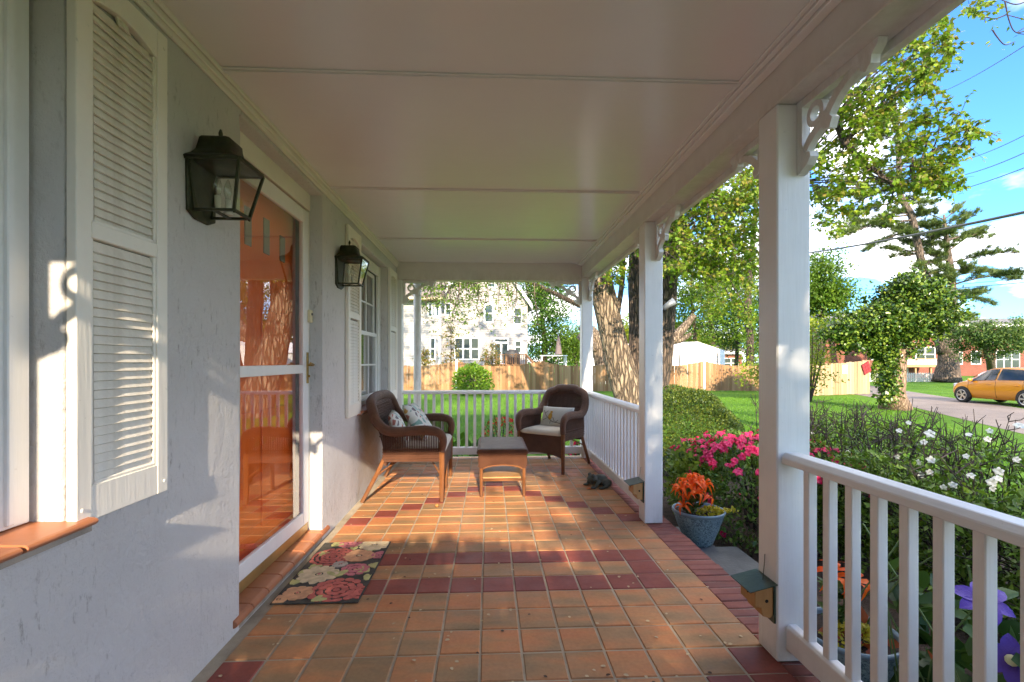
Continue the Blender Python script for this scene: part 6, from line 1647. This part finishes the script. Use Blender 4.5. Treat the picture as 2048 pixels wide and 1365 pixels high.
#            x     sill  zbelt ybelt ztop  ytop
ST = [(-1.97, .42, .74, .62, .80, .52), (-1.93, .30, .88, .74, .99, .58), (-1.78, .25, .95, .80, 1.24, .60), (-1.45, .23, .97, .835, 1.39, .60), (-.9, .21, .965, .85, 1.455, .59), (-.3, .20, .945, .855, 1.475, .585), (.2, .20, .925, .855, 1.45, .575),
      (.62, .20, .905, .85, 1.31, .57), (1.0, .20, .885, .84, 1.08, .58), (1.22, .21, .865, .82, .945, .60), (1.5, .22, .80, .79, .885, .58), (1.75, .25, .70, .73, .785, .50), (1.92, .30, .58, .60, .63, .40), (1.98, .36, .50, .46, .52, .30)]
body = MB(); rows = []
for (x, zs, zb_, yb2, zt2, yt) in ST:
    half = [(.55 * yb2, zs), (yb2 * .93, zs + .02), (yb2 * 1.01, zs + (zb_ - zs) * .35), (yb2 * 1.035, zs + (zb_ - zs) * .70), (yb2, zb_), (yb2 - (yb2 - yt) * .5, zb_ + (zt2 - zb_) * .54), (yt, zt2 - .01), (yt * .55, zt2 + .02)]
    ring = [(x, y, z) for y, z in half] + [(x, 0, zt2 + .03)] + [(x, -y, z) for y, z in half[::-1]]
    rows.append(ring)
m_ = len(rows[0])
for r_ in rows: body.v += r_
for i in range(len(rows) - 1):
    for j in range(m_ - 1): body.f.append((i * m_ + j, i * m_ + j + 1, (i + 1) * m_ + j + 1, (i + 1) * m_ + j))
    body.f.append((i * m_ + m_ - 1, i * m_, (i + 1) * m_, (i + 1) * m_ + m_ - 1))
body.f += [tuple(range(m_)), tuple((len(rows) - 1) * m_ + j for j in range(m_))]
Lc(body, 'body', CARP.m, smooth=True)
def stat(x):
    for a, b in zip(ST[:-1], ST[1:]):
        if a[0] <= x <= b[0]:
            q = (x - a[0]) / (b[0] - a[0]); return [p + (r_ - p) * q for p, r_ in zip(a, b)]
def sidept(x, h, s):   # h 0 at the belt, 1 at the roof edge
    x_, zs, zb_, yb2, zt2, yt = stat(x); return (x, s * (yb2 - (yb2 - yt) * h + .010 + .006 * (1 - abs(2 * h - 1))), zb_ + (zt2 - .01 - zb_) * h)
for s in (1, -1):
    for x0, x1, hb, ht in ((.98, -.12, lambda x: .10, lambda x: min(.93, .16 + (.98 - x) * 1.35)), (-.20, -1.42, lambda x: .10, lambda x: min(.93, .25 + (x + 1.42) * 1.6))):
        mb = MB(); n = 16; top_, bot_, mid_ = [], [], []
        for k in range(n + 1):
            x = x0 + (x1 - x0) * k / n; b_, t_ = hb(x), max(hb(x) + .04, ht(x))
            bot_.append(sidept(x, b_, s)); mid_.append(sidept(x, (b_ + t_) / 2, s)); top_.append(sidept(x, t_, s))
        mb.v = bot_ + mid_ + top_
        for r0 in (0, n + 1):
            for k in range(n): mb.f.append((r0 + k, r0 + k + 1, r0 + n + 2 + k, r0 + n + 1 + k))
        mb.v = [(x, y + s * .012, z) for x, y, z in mb.v]
        Lc(mb, 'side_window', CARG.m, smooth=True)
    for xw in (1.235, -1.255):
        w = MB(); prof = [(.20, -.09), (.30, -.10), (.318, -.06), (.318, .06), (.30, .095), (.215, .098), (.20, .085)]
        o = Lc(w.lathe(prof, n=28), 'wheel', RUB, smooth=True); o.location = (xw, s * .775, .318); o.rotation_euler = (R(-90 * s), 0, 0)
        rim = MB().lathe([(.205, .088), (.220, .098), (.212, .102), (.195, .094)], n=28).lathe([(0, .075), (.05, .078), (.055, .06)], n=14)
        for k in range(5):
            for q in (-.16, .16):
                a = 2 * math.pi * k / 5; c, d2 = (math.cos(a) * .03, math.sin(a) * .03), (math.cos(a + q) * .205, math.sin(a + q) * .205)
                rim.bar((*c, .078), (*d2, .088), .028, .02)
        Lc(rim, 'rim', ALLOY, o, fix=False); Lc(MB().lathe([(0, .03), (.205, .03)], n=20), 'brake_disc', BLK, o, fix=False)
        ar = MB(); 
        pts = [(.375 * math.cos(math.pi * k / 14 - .12), .375 * math.sin(math.pi * k / 14 - .12)) for k in range(16)]
        y_in = s * (stat(max(-1.9, min(1.9, xw)))[3] * 1.0)
        prof2 = [(xw + p, .318 + q) for p, q in [(.365 * math.cos(a), .365 * math.sin(a)) for a in [k * 2 * math.pi / 26 for k in range(26)]] if .318 + q > .17]
        o2 = Lc(ar.prism(prof2, lambda p, q: (p, s * .60, q), lambda p, q: (p, s * .868, q)), 'wheel_arch', BLK)
    for o in [c for c in car.children if c.name.startswith('wheel') and not c.name.startswith('wheel_arch')]: o.location.y = math.copysign(.80, o.location.y)
    for xs in (-.15, .98, -1.16): 
        x_, zs, zb_, yb2, zt2, yt = stat(xs)
        Lc(MB().tube([(xs, s * (yb2 * .955), zs + .08), (xs, s * yb2 * 1.012, zs + (zb_ - zs) * .35), (xs, s * yb2 * 1.037, zs + (zb_ - zs) * .7), (xs, s * (yb2 + .002), zb_)], .006, 4), 'door_seam', BLK)
    for xs in (.10, -.95): Lc(MB().box(xs - .09, xs + .09, s * .868, s * .895, .80, .83), 'door_handle', CARP.m, bevel=.008)
    Lc(MB().ball((.83, s * .93, .97), (.07, .10, .065), 10, 8), 'wing_mirror', CARP.m, smooth=True)
    Lc(MB().ball((1.66, s * .60, .735), (.23, .13, .065), 12, 8), 'headlight', simple('clear_headlight', (.62, .62, .6), .1), smooth=True)
    Lc(MB().ball((-1.86, s * .66, .93), (.10, .10, .15), 10, 8), 'tail_light', simple('red_tail_light', (.35, .01, .01), .2), smooth=True)
Lc(MB().box(1.90, 1.995, -.30, .30, .30, .42), 'grille', BLK, bevel=.01)
ws = MB().add([(1.06, -.60, 1.06), (1.06, .60, 1.06), (.36, .50, 1.425), (.36, -.50, 1.425)], [(0, 1, 2, 3)])
Lc(ws, 'windscreen', CARG.m)

# ---------------------------------------------------------------- pole and wires
WIRE = simple('black_cable', (0.03, 0.03, 0.033), .6); GREYW = simple('grey_cable', (0.13, 0.13, 0.135), .6)
PB = at(1341, 745, 33); PB.z = GZ
pp_ = thing('utility_pole', 'pale slim utility pole behind the canopy tent', 'pole', tuple(PB))
MB().tube([tuple(PB), (PB.x, PB.y, at(1341, 560, 33).z)], [.15, .13], 10).build('shaft', simple('pale_pole_wood', (.45, .42, .38), .85, .15, 4), pp_, smooth=True)
def wire(label, a, b, r, mat, sag=.25):
    a, b = Vector(a), Vector(b); d = b - a; a2, b2 = a - d * .35, b + d * .15
    pts = [a2.lerp(b2, k / 24) for k in range(25)]
    L_ = (b2 - a2).length
    for k, p in enumerate(pts): p.z -= sag * (1 - (2 * k / 24 - 1) ** 2) - sag * .7
    o = MB().tube(pts, r, 6).build('power_line', mat, None, smooth=True, fix=False)
    tag(o, label, 'cable', 'overhead cables crossing the sky')
wire('thick grey cable sagging across the pine', at(1660, 500, 16.5), at(2048, 428, 9), .030, GREYW, .08)
wire('highest thin cable in the upper right sky', at(1870, 190, 24), at(2048, 98, 15), .013, WIRE)
wire('second thin cable from the top on the right', at(1910, 325, 26), at(2048, 276, 18), .014, WIRE)
wire('third thin cable from the top on the right', at(1905, 355, 26), at(2048, 311, 18), .016, WIRE)
wire('thin cable just above the pine crown', at(1850, 397, 28), at(2048, 341, 18), .016, WIRE)
wire('faint cable low behind the pine boughs', at(1680, 545, 40), at(2048, 487, 26), .014, WIRE)
wire('upper of two level cables above the ivy tree', at(1670, 583, 40), at(2048, 560, 30), .018, WIRE)
wire('lower of two level cables above the ivy tree', at(1670, 590, 40), at(2048, 568, 30), .024, WIRE)

# far woods closing the view to the right of the driveway
g_ = np.random.default_rng(300); n = 420
q = g_.random(n); C_ = np.stack([64 + 10 * q + g_.normal(0, 3, n), -60 + 92 * q, GZ + 8.5 * g_.random(n) ** .8 * (.7 + .3 * np.sin(q * 40))], 1)
fw = leaves('far_woods', spread(C_, 42, 1.0, 301), .55, 'oval', MID_L, None, up=.2, seed=302); fw['kind'] = 'stuff'
